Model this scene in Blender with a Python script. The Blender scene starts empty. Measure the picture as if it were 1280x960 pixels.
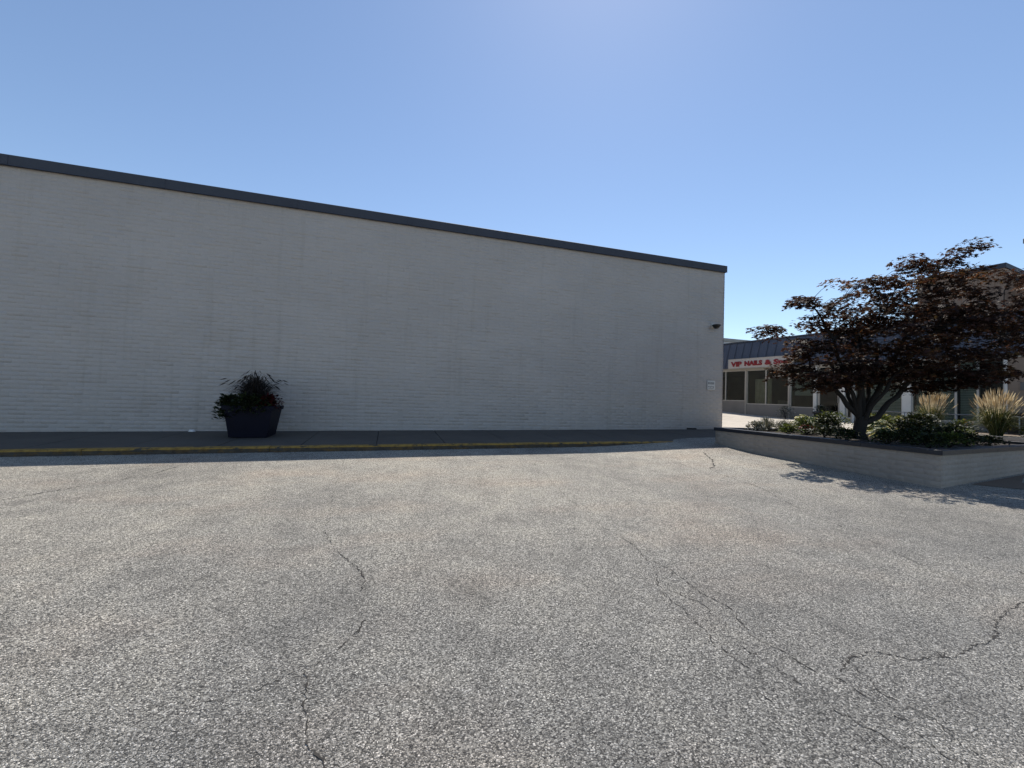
import bpy, math, random
import numpy as np
from mathutils import Vector, Matrix

sc = bpy.context.scene
COL = sc.collection
rad = math.radians

# ------------------------------------------------------------------ camera
# axes: X along the long white wall, Y towards it, Z up; origin = ground under the camera
YAW, PITCH, ROLL = rad(16.7), math.atan(17 / 515.0), rad(2.0)
cam_d = bpy.data.cameras.new('camera')
cam_d.sensor_width = 36.0
cam_d.lens = 515.0 / 1280.0 * 36.0
cam_d.clip_start = 0.05
cam_d.clip_end = 3000.0
cam = bpy.data.objects.new('camera', cam_d)
COL.objects.link(cam)
_up = Vector((0, 0, 1))
_fh = Vector((math.sin(YAW), math.cos(YAW), 0))
_rt = Vector((math.cos(YAW), -math.sin(YAW), 0))
_f = _fh * math.cos(PITCH) + _up * math.sin(PITCH)
_u = _up * math.cos(PITCH) - _fh * math.sin(PITCH)
_r2 = _rt * math.cos(ROLL) + _u * math.sin(ROLL)
_u2 = _u * math.cos(ROLL) - _rt * math.sin(ROLL)
cam.matrix_world = Matrix(((_r2.x, _u2.x, -_f.x, 0.0), (_r2.y, _u2.y, -_f.y, 0.0),
                           (_r2.z, _u2.z, -_f.z, 1.5), (0, 0, 0, 1)))
sc.camera = cam

# ------------------------------------------------------------------ sky, sun, exposure
SUN_AZ, SUN_EL = rad(29.0), rad(56.6)          # azimuth from +Y towards +X
world = bpy.data.worlds.new('World')
sc.world = world
world.use_nodes = True
wn = world.node_tree.nodes
wn.clear()
w_out = wn.new('ShaderNodeOutputWorld')
w_bg = wn.new('ShaderNodeBackground')
w_sky = wn.new('ShaderNodeTexSky')
w_sky.sky_type = 'NISHITA'
w_sky.sun_disc = False
w_sky.sun_elevation = SUN_EL
w_sky.sun_rotation = SUN_AZ
w_sky.altitude = 150.0
w_sky.air_density = 1.0
w_sky.dust_density = 0.15
w_sky.ozone_density = 1.5
w_bg.inputs['Strength'].default_value = 0.127
world.node_tree.links.new(w_sky.outputs[0], w_bg.inputs['Color'])
world.node_tree.links.new(w_bg.outputs[0], w_out.inputs['Surface'])

sun_d = bpy.data.lights.new('sun', 'SUN')
sun_d.energy = 4.6
sun_d.angle = rad(0.53)
sun_d.color = (1.0, 0.94, 0.85)
sun = bpy.data.objects.new('sun', sun_d)
COL.objects.link(sun)
sdir = Vector((math.sin(SUN_AZ) * math.cos(SUN_EL), math.cos(SUN_AZ) * math.cos(SUN_EL), math.sin(SUN_EL)))
sun.rotation_euler = (-sdir).to_track_quat('-Z', 'Y').to_euler()
sun.location = (10, 20, 40)

sc.view_settings.view_transform = 'Standard'
sc.view_settings.look = 'None'
sc.view_settings.exposure = 0.25
sc.view_settings.gamma = 1.0
sc.view_settings.use_curve_mapping = False

# ------------------------------------------------------------------ helpers
rng = random.Random(7)
nrng = np.random.default_rng(11)


def tag(o, label=None, cat=None, group=None, kind=None):
    if label: o['label'] = label
    if cat: o['category'] = cat
    if group: o['group'] = group
    if kind: o['kind'] = kind
    return o


def link(o, parent=None):
    COL.objects.link(o)
    if parent is not None:
        o.parent = parent
        # children are given in world coordinates unless the parent sits at the origin
    return o


def empty(name, loc=(0, 0, 0), rz=0.0):
    o = bpy.data.objects.new(name, None)
    o.empty_display_size = 0.2
    o.location = loc
    o.rotation_euler = (0, 0, rz)
    COL.objects.link(o)
    return o


def mesh_obj(name, verts, faces, mat=None, parent=None, smooth=False):
    me = bpy.data.meshes.new(name)
    me.from_pydata([tuple(v) for v in verts], [], [tuple(f) for f in faces])
    if mat is not None:
        for m in (mat if isinstance(mat, (list, tuple)) else [mat]):
            me.materials.append(m)
    if smooth:
        me.polygons.foreach_set('use_smooth', [True] * len(me.polygons))
    me.update()
    o = bpy.data.objects.new(name, me)
    return link(o, parent)


def np_mesh(name, verts, faces, mat, parent=None, tint=None, smooth=False):
    """verts (N,3), faces (M,k) numpy arrays; tint (N,) float -> point attribute 'tint'."""
    me = bpy.data.meshes.new(name)
    n, (m, k) = len(verts), faces.shape
    me.vertices.add(n)
    me.vertices.foreach_set('co', np.asarray(verts, np.float32).ravel())
    me.loops.add(m * k)
    me.loops.foreach_set('vertex_index', np.asarray(faces, np.int32).ravel())
    me.polygons.add(m)
    me.polygons.foreach_set('loop_start', np.arange(0, m * k, k, dtype=np.int32))
    me.polygons.foreach_set('loop_total', np.full(m, k, np.int32))
    if tint is not None:
        a = me.attributes.new('tint', 'FLOAT', 'POINT')
        a.data.foreach_set('value', np.asarray(tint, np.float32))
    me.materials.append(mat)
    me.update(calc_edges=True)
    if smooth:
        me.polygons.foreach_set('use_smooth', [True] * m)
    o = bpy.data.objects.new(name, me)
    return link(o, parent)


class MB:
    """collects boxes, tubes and quads into one mesh"""
    def __init__(self):
        self.v, self.f = [], []

    def add(self, vs, fs):
        b = len(self.v)
        self.v += [tuple(p) for p in vs]
        self.f += [tuple(i + b for i in q) for q in fs]

    def box(self, x0, x1, y0, y1, z0, z1):
        self.hexa([(x0, y0, z0), (x1, y0, z0), (x1, y1, z0), (x0, y1, z0),
                   (x0, y0, z1), (x1, y0, z1), (x1, y1, z1), (x0, y1, z1)])

    def hexa(self, p):
        self.add(p, [(3, 2, 1, 0), (4, 5, 6, 7), (0, 1, 5, 4), (1, 2, 6, 5), (2, 3, 7, 6), (3, 0, 4, 7)])

    def bbox(self, x0, x1, y0, y1, z0, z1, b):
        """box with bevelled top and vertical edges (cheap chamfer)"""
        bot = [(x0 + b, y0, z0), (x1 - b, y0, z0), (x1, y0 + b, z0), (x1, y1 - b, z0),
               (x1 - b, y1, z0), (x0 + b, y1, z0), (x0, y1 - b, z0), (x0, y0 + b, z0)]
        mid = [(p[0], p[1], z1 - b) for p in bot]
        top = [(x0 + b, y0 + b, z1)] * 0 + [(min(max(p[0], x0 + b), x1 - b), min(max(p[1], y0 + b), y1 - b), z1) for p in bot]
        vs = bot + mid + top
        fs = [tuple(range(7, -1, -1))]
        for i in range(8):
            j = (i + 1) % 8
            fs.append((i, j, 8 + j, 8 + i))
            fs.append((8 + i, 8 + j, 16 + j, 16 + i))
        fs.append(tuple(range(16, 24)))
        self.add(vs, fs)

    def tube(self, pts, radii, n=8, cap=True):
        pts = [Vector(p) for p in pts]
        if not isinstance(radii, (list, tuple)):
            radii = [radii] * len(pts)
        base = len(self.v)
        prev = None
        for i, p in enumerate(pts):
            d = (pts[min(i + 1, len(pts) - 1)] - pts[max(i - 1, 0)])
            if d.length < 1e-9: d = Vector((0, 0, 1))
            d.normalize()
            a = prev - d * prev.dot(d) if prev is not None else None
            if a is None or a.length < 1e-4:
                a = d.cross(Vector((0.31, 0.87, 0.12)) if abs(d.z) > 0.7 else Vector((0, 0, 1)))
            a.normalize()
            prev = a
            b = d.cross(a)
            for k in range(n):
                t = 2 * math.pi * k / n
                self.v.append(tuple(p + (a * math.cos(t) + b * math.sin(t)) * radii[i]))
        for i in range(len(pts) - 1):
            for k in range(n):
                k2 = (k + 1) % n
                self.f.append((base + i * n + k, base + i * n + k2, base + (i + 1) * n + k2, base + (i + 1) * n + k))
        if cap:
            self.f.append(tuple(base + k for k in range(n - 1, -1, -1)))
            self.f.append(tuple(base + (len(pts) - 1) * n + k for k in range(n)))

    def xf(self, M):
        self.v = [tuple(M @ Vector(p)) for p in self.v]
        return self

    def build(self, name, mat=None, parent=None, smooth=False):
        return mesh_obj(name, self.v, self.f, mat, parent, smooth)


# ------------------------------------------------------------------ materials
def new_mat(name):
    m = bpy.data.materials.new(name)
    m.use_nodes = True
    nt = m.node_tree
    b = nt.nodes['Principled BSDF']
    return m, nt, b


def _coord(nt, scale=1.0, sx=(1, 1, 1)):
    g = nt.nodes.new('ShaderNodeNewGeometry')
    mp = nt.nodes.new('ShaderNodeMapping')
    mp.inputs['Scale'].default_value = (scale * sx[0], scale * sx[1], scale * sx[2])
    nt.links.new(g.outputs['Position'], mp.inputs['Vector'])
    return mp.outputs['Vector']


def _noise(nt, vec, scale, detail=4, rough=0.55):
    n = nt.nodes.new('ShaderNodeTexNoise')
    n.inputs['Scale'].default_value = scale
    n.inputs['Detail'].default_value = detail
    n.inputs['Roughness'].default_value = rough
    nt.links.new(vec, n.inputs['Vector'])
    return n.outputs['Fac']


def _ramp(nt, fac, stops):
    r = nt.nodes.new('ShaderNodeValToRGB')
    els = r.color_ramp.elements
    while len(els) < len(stops):
        els.new(0.5)
    for e, (p, c) in zip(els, stops):
        e.position = p
        e.color = (*c, 1) if len(c) == 3 else c
    nt.links.new(fac, r.inputs['Fac'])
    return r.outputs['Color']


def _mix(nt, a, b, fac, mode='MIX'):
    m = nt.nodes.new('ShaderNodeMix')
    m.data_type = 'RGBA'
    m.blend_type = mode
    for key, val in ((6, a), (7, b), (0, fac)):
        if isinstance(val, (int, float)):
            m.inputs[key].default_value = val
        elif isinstance(val, (tuple, list)):
            m.inputs[key].default_value = (*val, 1)
        else:
            nt.links.new(val, m.inputs[key])
    return m.outputs[2]


def _bump(nt, b, h, strength, dist):
    n = nt.nodes.new('ShaderNodeBump')
    n.inputs['Strength'].default_value = strength
    n.inputs['Distance'].default_value = dist
    nt.links.new(h, n.inputs['Height'])
    nt.links.new(n.outputs['Normal'], b.inputs['Normal'])


def _math(nt, op, a, b=None):
    m = nt.nodes.new('ShaderNodeMath')
    m.operation = op
    for i, v in enumerate((a, b)):
        if v is None: continue
        if isinstance(v, (int, float)): m.inputs[i].default_value = v
        else: nt.links.new(v, m.inputs[i])
    return m.outputs[0]


def basic(name, col, rough=0.6, var=0.12, scale=3.0, metal=0.0, bump=0.0, bscale=60.0, spec=None):
    m, nt, b = new_mat(name)
    v = _coord(nt)
    n = _noise(nt, v, scale, 6, 0.6)
    lo = tuple(c * (1 - var) for c in col)
    hi = tuple(min(1, c * (1 + var)) for c in col)
    c = _ramp(nt, n, [(0.3, lo), (0.7, hi)])
    nt.links.new(c, b.inputs['Base Color'])
    b.inputs['Roughness'].default_value = rough
    b.inputs['Metallic'].default_value = metal
    if spec is not None: b.inputs['Specular IOR Level'].default_value = spec
    if bump:
        _bump(nt, b, _noise(nt, v, bscale, 4), bump, 0.01)
    return m


def asphalt_mat():
    m, nt, b = new_mat('worn asphalt')
    v = _coord(nt)
    # chips of aggregate
    vo = nt.nodes.new('ShaderNodeTexVoronoi')
    vo.inputs['Scale'].default_value = 150.0
    vo.inputs['Randomness'].default_value = 1.0
    wob = nt.nodes.new('ShaderNodeTexNoise')
    wob.inputs['Scale'].default_value = 100.0
    nt.links.new(v, wob.inputs['Vector'])
    add = nt.nodes.new('ShaderNodeVectorMath'); add.operation = 'MULTIPLY_ADD'
    nt.links.new(wob.outputs['Color'], add.inputs[0])
    add.inputs[1].default_value = (0.012, 0.012, 0.0)
    nt.links.new(v, add.inputs[2])
    nt.links.new(add.outputs[0], vo.inputs['Vector'])
    sep = nt.nodes.new('ShaderNodeSeparateColor')
    nt.links.new(vo.outputs['Color'], sep.inputs[0])
    chip = _ramp(nt, sep.outputs[0], [(0.0, (0.034, 0.032, 0.030)), (0.28, (0.13, 0.125, 0.115)), (0.6, (0.285, 0.274, 0.250)),
                                      (0.86, (0.41, 0.394, 0.360)), (1.0, (0.72, 0.69, 0.64))])
    edge = _ramp(nt, vo.outputs['Distance'], [(0.0, (1, 1, 1)), (0.5, (0.92, 0.92, 0.92)), (0.85, (0.36, 0.36, 0.36))])
    c = _mix(nt, chip, edge, 1.0, 'MULTIPLY')
    # large, soft wear: pale traffic lanes, darker oily blotches, rusty tinge
    big = _noise(nt, _coord(nt, 1.0, (1.0, 0.55, 1.0)), 0.33, 5, 0.6)
    wear = _ramp(nt, big, [(0.28, (0.66, 0.66, 0.67)), (0.47, (0.98, 0.98, 0.975)), (0.72, (1.26, 1.23, 1.17))])
    c = _mix(nt, c, wear, 1.0, 'MULTIPLY')
    med = _noise(nt, v, 2.6, 6, 0.68)
    wear2 = _ramp(nt, med, [(0.3, (0.74, 0.74, 0.74)), (0.5, (1.0, 1.0, 1.0)), (0.70, (1.16, 1.15, 1.12))])
    c = _mix(nt, c, wear2, 1.0, 'MULTIPLY')
    rust = _ramp(nt, _noise(nt, _coord(nt, 1.0, (0.6, 1.3, 1)), 0.7, 4), [(0.5, (1, 1, 1)), (0.72, (1.07, 0.975, 0.92))])
    c = _mix(nt, c, rust, 1.0, 'MULTIPLY')
    # backlit brightening of the far asphalt put into the colour, stronger towards the curb
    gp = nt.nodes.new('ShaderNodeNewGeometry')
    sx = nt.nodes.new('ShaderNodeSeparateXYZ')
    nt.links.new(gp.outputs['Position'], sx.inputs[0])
    backlit = _math(nt, 'ADD', _math(nt, 'MULTIPLY', sx.outputs[1], 0.11), _math(nt, 'MULTIPLY', _noise(nt, v, 0.8, 5, 0.6), 0.5))
    c = _mix(nt, c, _ramp(nt, backlit, [(0.45, (1, 1, 1)), (1.0, (1.62, 1.57, 1.48))]), 1.0, 'MULTIPLY')
    nt.links.new(c, b.inputs['Base Color'])
    b.inputs['Roughness'].default_value = 0.72
    b.inputs['Specular IOR Level'].default_value = 0.5
    # relief: chips proud, binder recessed, some chips missing
    inv = _math(nt, 'SUBTRACT', 1.0, vo.outputs['Distance'])
    h = _math(nt, 'ADD', inv, _math(nt, 'MULTIPLY', sep.outputs[1], 1.1))
    h = _math(nt, 'ADD', h, _math(nt, 'MULTIPLY', _noise(nt, v, 55.0, 3), 1.2))
    _bump(nt, b, h, 0.9, 0.0075)
    return m


def painted_brick(name, col, var=0.06):
    m, nt, b = new_mat(name)
    v = _coord(nt)
    n1 = _noise(nt, _coord(nt, 1.0, (0.5, 0.5, 1.0)), 0.9, 6, 0.6)
    c = _ramp(nt, n1, [(0.3, tuple(x * (1 - var) for x in col)), (0.7, tuple(min(1, x * (1 + var)) for x in col))])
    streak = _noise(nt, _coord(nt, 1.0, (2.2, 2.2, 0.12)), 1.6, 5, 0.65)
    c = _mix(nt, c, _ramp(nt, streak, [(0.30, (0.91, 0.905, 0.89)), (0.46, (1, 1, 1))]), 1.0, 'MULTIPLY')
    fine = _noise(nt, v, 35.0, 4, 0.6)
    c = _mix(nt, c, _ramp(nt, fine, [(0.3, (0.93, 0.93, 0.93)), (0.6, (1, 1, 1))]), 1.0, 'MULTIPLY')
    nt.links.new(c, b.inputs['Base Color'])
    b.inputs['Roughness'].default_value = 0.6
    _bump(nt, b, _math(nt, 'ADD', fine, _noise(nt, _coord(nt, 1.0, (0.4, 0.4, 1.0)), 12.0, 4)), 0.5, 0.012)
    return m


def concrete_mat(name, col):
    m, nt, b = new_mat(name)
    v = _coord(nt)
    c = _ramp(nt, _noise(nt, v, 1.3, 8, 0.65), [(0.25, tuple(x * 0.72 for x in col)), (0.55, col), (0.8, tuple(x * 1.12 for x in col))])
    sp = _noise(nt, v, 90.0, 2, 0.5)
    c = _mix(nt, c, _ramp(nt, sp, [(0.35, (0.82, 0.82, 0.82)), (0.6, (1.04, 1.04, 1.04))]), 1.0, 'MULTIPLY')
    nt.links.new(c, b.inputs['Base Color'])
    b.inputs['Roughness'].default_value = 0.85
    _bump(nt, b, sp, 0.3, 0.004)
    return m


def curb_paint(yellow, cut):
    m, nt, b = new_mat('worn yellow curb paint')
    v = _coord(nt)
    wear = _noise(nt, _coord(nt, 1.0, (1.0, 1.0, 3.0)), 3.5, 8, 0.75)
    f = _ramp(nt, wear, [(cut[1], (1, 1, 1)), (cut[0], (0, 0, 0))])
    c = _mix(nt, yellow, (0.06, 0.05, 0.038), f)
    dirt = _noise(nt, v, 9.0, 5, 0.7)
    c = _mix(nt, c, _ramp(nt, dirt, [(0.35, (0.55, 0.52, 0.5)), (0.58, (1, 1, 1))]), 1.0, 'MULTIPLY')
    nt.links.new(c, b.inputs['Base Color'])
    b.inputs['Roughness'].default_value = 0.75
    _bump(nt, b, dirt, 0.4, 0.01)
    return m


def leaf_mat(name, stops, transl=0.35, rough=0.5, thru=(1.35, 1.15, 0.75)):
    m, nt, b = new_mat(name)
    at = nt.nodes.new('ShaderNodeAttribute')
    at.attribute_name = 'tint'
    c = _ramp(nt, at.outputs['Fac'], stops)
    nt.links.new(c, b.inputs['Base Color'])
    b.inputs['Roughness'].default_value = rough
    b.inputs['Specular IOR Level'].default_value = 0.25
    tr = nt.nodes.new('ShaderNodeBsdfTranslucent')
    tc = _mix(nt, c, thru, 1.0, 'MULTIPLY')
    nt.links.new(tc, tr.inputs['Color'])
    mx = nt.nodes.new('ShaderNodeMixShader')
    mx.inputs[0].default_value = transl
    nt.links.new(b.outputs[0], mx.inputs[1])
    nt.links.new(tr.outputs[0], mx.inputs[2])
    nt.links.new(mx.outputs[0], nt.nodes['Material Output'].inputs['Surface'])
    return m


def glass_mat(name='shop window glass', tint=(0.62, 0.70, 0.66), ior=1.5):
    m, nt, b = new_mat(name)
    nt.nodes.remove(b)
    fr = nt.nodes.new('ShaderNodeFresnel'); fr.inputs['IOR'].default_value = ior
    tr = nt.nodes.new('ShaderNodeBsdfTransparent'); tr.inputs['Color'].default_value = (*tint, 1)
    gl = nt.nodes.new('ShaderNodeBsdfGlossy'); gl.inputs['Roughness'].default_value = 0.015
    gl.inputs['Color'].default_value = (0.93, 1.0, 0.95, 1)
    mx = nt.nodes.new('ShaderNodeMixShader')
    nt.links.new(fr.outputs[0], mx.inputs[0])
    nt.links.new(tr.outputs[0], mx.inputs[1])
    nt.links.new(gl.outputs[0], mx.inputs[2])
    nt.links.new(mx.outputs[0], nt.nodes['Material Output'].inputs['Surface'])
    return m


M = {}
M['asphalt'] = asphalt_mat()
M['crack'] = basic('crack in asphalt', (0.030, 0.027, 0.024), 0.95, 0.4, 40.0)
M['white_brick'] = painted_brick('white painted brick', (0.455, 0.412, 0.378))
M['mortar'] = painted_brick('painted mortar', (0.44, 0.40, 0.368))
M['planter_brick'] = painted_brick('off white painted planter brick', (0.30, 0.262, 0.228), 0.10)
M['coping'] = basic('dark slate metal', (0.040, 0.045, 0.060), 0.65, 0.12, 1.2, 0.0)
M['cap'] = basic('dark blue planter cap', (0.014, 0.017, 0.026), 0.40, 0.2, 5.0, 0.0, 0.2, 40, spec=0.5)
M['mansard'] = basic('slate blue standing seam metal', (0.075, 0.082, 0.105), 0.5, 0.12, 1.5)
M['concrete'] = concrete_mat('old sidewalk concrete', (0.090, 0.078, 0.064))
M['walk'] = concrete_mat('pale walkway concrete', (0.50, 0.45, 0.38))
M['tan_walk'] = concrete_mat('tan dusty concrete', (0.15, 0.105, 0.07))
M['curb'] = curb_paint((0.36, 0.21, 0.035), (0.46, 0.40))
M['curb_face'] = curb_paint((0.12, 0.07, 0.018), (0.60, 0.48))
M['beige'] = basic('beige painted trim', (0.36, 0.335, 0.29), 0.6, 0.08, 2.0)
M['panel'] = basic('grey beige wall panel', (0.23, 0.215, 0.195), 0.7, 0.1, 1.5, 0, 0.2, 50)
M['alu'] = basic('aluminium window frame', (0.42, 0.41, 0.38), 0.4, 0.1, 4.0, 0.3)
M['white_trim'] = basic('white painted post', (0.66, 0.65, 0.61), 0.5, 0.06, 4.0)
M['glass'] = glass_mat()
M['int_wall'] = basic('interior wall', (0.16, 0.155, 0.14), 0.9, 0.2, 1.0)
M['int_dark'] = basic('dark interior', (0.03, 0.03, 0.032), 0.9, 0.3, 1.0)
M['curtain'] = basic('interior drape', (0.50, 0.46, 0.38), 0.9, 0.15, 6.0)
M['blind'] = basic('window blind', (0.44, 0.46, 0.42), 0.7, 0.06, 4.0)
M['brown'] = basic('brown stucco', (0.33, 0.22, 0.155), 0.85, 0.15, 1.3, 0, 0.3, 30)
M['tan_wall'] = basic('tan brick wall', (0.25, 0.195, 0.15), 0.85, 0.12, 2.0, 0, 0.3, 40)
M['far'] = basic('pale far building', (0.74, 0.70, 0.66), 0.8, 0.05, 0.5)
M['sign'] = basic('white sign face', (0.50, 0.465, 0.43), 0.5, 0.05, 2.0)
M['red'] = basic('red sign lettering', (0.24, 0.010, 0.016), 0.5, 0.12, 5.0)
M['red_dark'] = basic('dark letter return', (0.06, 0.006, 0.01), 0.5, 0.1, 5.0)
M['soil'] = basic('dark mulch', (0.032, 0.023, 0.017), 0.95, 0.4, 14.0, 0, 0.8, 60)
M['bark'] = basic('grey brown bark', (0.015, 0.0125, 0.011), 0.9, 0.3, 12.0, 0, 0.7, 40)
M['pot'] = basic('dark blue glazed planter', (0.005, 0.006, 0.016), 0.55, 0.2, 3.0, spec=0.15)
M['black'] = basic('black plastic', (0.012, 0.012, 0.013), 0.35, 0.2, 5.0)
M['bronze'] = basic('dark bronze pole', (0.035, 0.032, 0.033), 0.45, 0.15, 3.0)
M['rail'] = basic('galvanised rail', (0.30, 0.30, 0.29), 0.45, 0.12, 8.0, 0.6)
M['plate'] = basic('grey notice plate', (0.62, 0.61, 0.58), 0.5, 0.06, 6.0)
M['plate_dark'] = basic('dark print', (0.13, 0.13, 0.13), 0.6, 0.1, 6.0)
M['litter'] = basic('white litter', (0.75, 0.73, 0.7), 0.7, 0.1, 9.0)
M['maple'] = leaf_mat('dark red maple leaf', [(0.0, (0.022, 0.016, 0.014)), (0.4, (0.042, 0.024, 0.020)), (0.68, (0.080, 0.038, 0.027)),
                                            (0.88, (0.085, 0.062, 0.028)), (1.0, (0.17, 0.080, 0.038))], 0.38, 0.6, (1.35, 1.1, 0.75))
M['green'] = leaf_mat('garden foliage', [(0.0, (0.022, 0.036, 0.012)), (0.6, (0.06, 0.09, 0.022)), (1.0, (0.15, 0.18, 0.055))], 0.42)
M['deep'] = leaf_mat('dark evergreen foliage', [(0.0, (0.010, 0.016, 0.008)), (0.7, (0.026, 0.038, 0.014)), (1.0, (0.06, 0.075, 0.03))], 0.2)
M['yellowgreen'] = leaf_mat('yellow green foliage', [(0.0, (0.045, 0.06, 0.012)), (0.6, (0.14, 0.16, 0.03)), (1.0, (0.30, 0.28, 0.07))], 0.42)
M['silver'] = leaf_mat('silver grey foliage', [(0.0, (0.07, 0.08, 0.065)), (0.6, (0.17, 0.18, 0.15)), (1.0, (0.30, 0.31, 0.28))], 0.2)
M['hosta'] = leaf_mat('variegated hosta leaf', [(0.0, (0.03, 0.06, 0.018)), (0.45, (0.07, 0.12, 0.03)), (0.55, (0.62, 0.61, 0.38)), (1.0, (0.78, 0.76, 0.56))], 0.42)
M['grassblade'] = leaf_mat('ornamental grass blade', [(0.0, (0.03, 0.045, 0.014)), (0.6, (0.08, 0.105, 0.03)), (1.0, (0.20, 0.20, 0.08))], 0.4)
M['plume'] = leaf_mat('straw coloured seed plume', [(0.0, (0.40, 0.31, 0.19)), (0.5, (0.60, 0.50, 0.34)), (1.0, (0.82, 0.76, 0.62))], 0.5, 0.8, (1.2, 1.15, 1.0))
M['darkgrass'] = leaf_mat('purple fountain grass', [(0.0, (0.012, 0.011, 0.010)), (0.6, (0.026, 0.022, 0.020)), (1.0, (0.06, 0.045, 0.04))], 0.2)
M['redflower'] = leaf_mat('red flower', [(0.0, (0.10, 0.008, 0.010)), (0.6, (0.22, 0.014, 0.016)), (1.0, (0.38, 0.03, 0.03))], 0.2)
M['darkred'] = leaf_mat('deep red leaf', [(0.0, (0.012, 0.010, 0.006)), (0.5, (0.045, 0.006, 0.006)), (1.0, (0.10, 0.008, 0.010))], 0.15)
M['whiteflower'] = leaf_mat('white flower', [(0.0, (0.45, 0.44, 0.42)), (1.0, (0.80, 0.79, 0.77))], 0.25)
M['orange'] = leaf_mat('orange flower', [(0.0, (0.45, 0.20, 0.06)), (1.0, (0.75, 0.42, 0.18))], 0.25)


# ------------------------------------------------------------------ heights
def clamp(x, a, b): return a if x < a else b if x > b else x
def sstep(t): t = clamp(t, 0.0, 1.0); return t * t * (3 - 2 * t)


def walk_z(x, y):                      # sidewalk beside the wall
    return 0.4233 + 0.0145 * x - 0.03 * (12.5 - y)


def lot_z(x, y):
    z = 0.0145 * clamp(x, -30, 14) + 0.0232 * clamp(y, -15, 14)
    # asphalt feathers up to the walk where the curb dies out beside the planter
    z += 0.098 * sstep((x - 4.6) / 3.6) * sstep((y - 7.9) / 1.75) * (1 - sstep((x - 14) / 3))
    return z


# ------------------------------------------------------------------ parking lot
def grid_sheet(name, xs, ys, zf, mat):
    vs = [(x, y, zf(x, y)) for y in ys for x in xs]
    nx = len(xs)
    fs = [(j * nx + i, j * nx + i + 1, (j + 1) * nx + i + 1, (j + 1) * nx + i) for j in range(len(ys) - 1) for i in range(nx - 1)]
    return mesh_obj(name, vs, fs, mat)


xs = [-600, -200, -80, -30, -20, -12] + [round(-8 + 0.4 * i, 2) for i in range(62)] + [18, 25, 60, 200, 600]
ys = [-400, -100, -40, -15, -6] + [round(-2 + 0.4 * i, 2) for i in range(36)] + [14, 30, 80, 300, 900]


def lot_relief(x, y):
    z = lot_z(x, y)
    if -8 < x < 9 and 0.5 < y < 9:
        z += 0.012 * math.sin(x * 0.9 + 0.4) * math.sin(y * 0.8 + 1.1) * min(1.0, (9 - y) / 1.2)
    return z


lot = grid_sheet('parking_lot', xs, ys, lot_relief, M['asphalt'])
tag(lot, 'worn pale grey asphalt parking lot with cracks', 'parking lot', kind='structure')

CRACKS = [
    ([(-0.75, 8.56), (-0.67, 6.33), (-0.56, 5.17), (-0.54, 4.5)], 0.004, 0.45),
    ([(-0.54, 4.5), (-0.42, 4.06), (-0.26, 3.76), (-0.14, 3.53), (-0.11, 3.32), (-0.13, 3.17), (-0.08, 2.99), (-0.07, 2.84), (-0.12, 2.67), (-0.2, 2.55), (-0.25, 2.46), (-0.36, 2.41), (-0.33, 2.31), (-0.31, 2.14), (-0.27, 2.01), (-0.26, 1.91), (-0.2, 1.84), (-0.15, 1.77), (-0.12, 1.6)], 0.0065, 0.25),
    ([(-4.6, 5.6), (-4.27, 6.45), (-3.94, 6.92), (-3.69, 7.35), (-3.44, 7.63), (-3.34, 8.24)], 0.012, 0.35),
    ([(7.48, 8.35), (6.93, 7.49), (6.42, 6.88), (6.1, 6.64)], 0.022, 0.05),
    ([(6.1, 6.64), (5.91, 6.19), (5.72, 5.17), (5.13, 3.93), (5.0, 3.37)], 0.008, 0.45),
    ([(2.3, 4.01), (2.34, 3.54), (2.23, 3.1), (2.06, 2.74), (2.02, 2.56), (2.02, 2.37), (1.94, 2.07), (1.92, 1.93), (1.96, 1.75)], 0.005, 0.4),
    ([(2.3, 3.17), (2.33, 2.84), (2.3, 2.58), (2.33, 2.35), (2.22, 2.04), (2.25, 1.88), (2.27, 1.73), (2.34, 1.65), (2.36, 1.53), (2.32, 1.29)], 0.0055, 0.35),
    ([(2.41, 1.66), (2.59, 1.74), (2.79, 1.74), (2.89, 1.68), (2.93, 1.63), (3.19, 1.58), (3.41, 1.62), (3.69, 1.63), (4.04, 1.77), (4.46, 1.85), (4.81, 1.92)], 0.0062, 0.12),
    ([(3.04, 1.35), (3.32, 1.4), (3.52, 1.4)], 0.006, 0.2),
    ([(1.81, 1.67), (1.87, 1.52), (1.89, 1.4), (1.94, 1.28), (1.98, 1.19)], 0.0045, 0.4),
    ([(5.27, 4.25), (5.39, 3.64), (5.51, 3.06), (5.56, 2.61), (5.32, 2.14)], 0.005, 0.5),
    ([(3.16, 9.05), (3.03, 8.27), (2.76, 7.43)], 0.009, 0.4),
    ([(2.05, 2.74), (2.20, 2.45), (2.12, 2.2), (2.05, 1.95), (2.12, 1.7), (2.10, 1.45), (2.16, 1.2)], 0.0045, 0.55),
    ([(2.75, 7.43), (2.6, 6.4), (2.42, 5.2), (2.3, 4.01)], 0.005, 0.6),
    ([(2.32, 1.29), (2.30, 1.15), (2.36, 1.0)], 0.005, 0.3),
    ([(2.55, 1.72), (2.45, 1.5), (2.5, 1.3), (2.42, 1.1)], 0.004, 0.5),
    ([(-0.36, 2.41), (-0.55, 2.3), (-0.75, 2.28)], 0.0035, 0.55),
    ([(5.0, 3.37), (4.75, 2.8), (4.46, 1.85)], 0.005, 0.55),
    ([(3.41, 1.62), (3.48, 1.45), (3.40, 1.3), (3.04, 1.35)], 0.004, 0.4),
]


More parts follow.
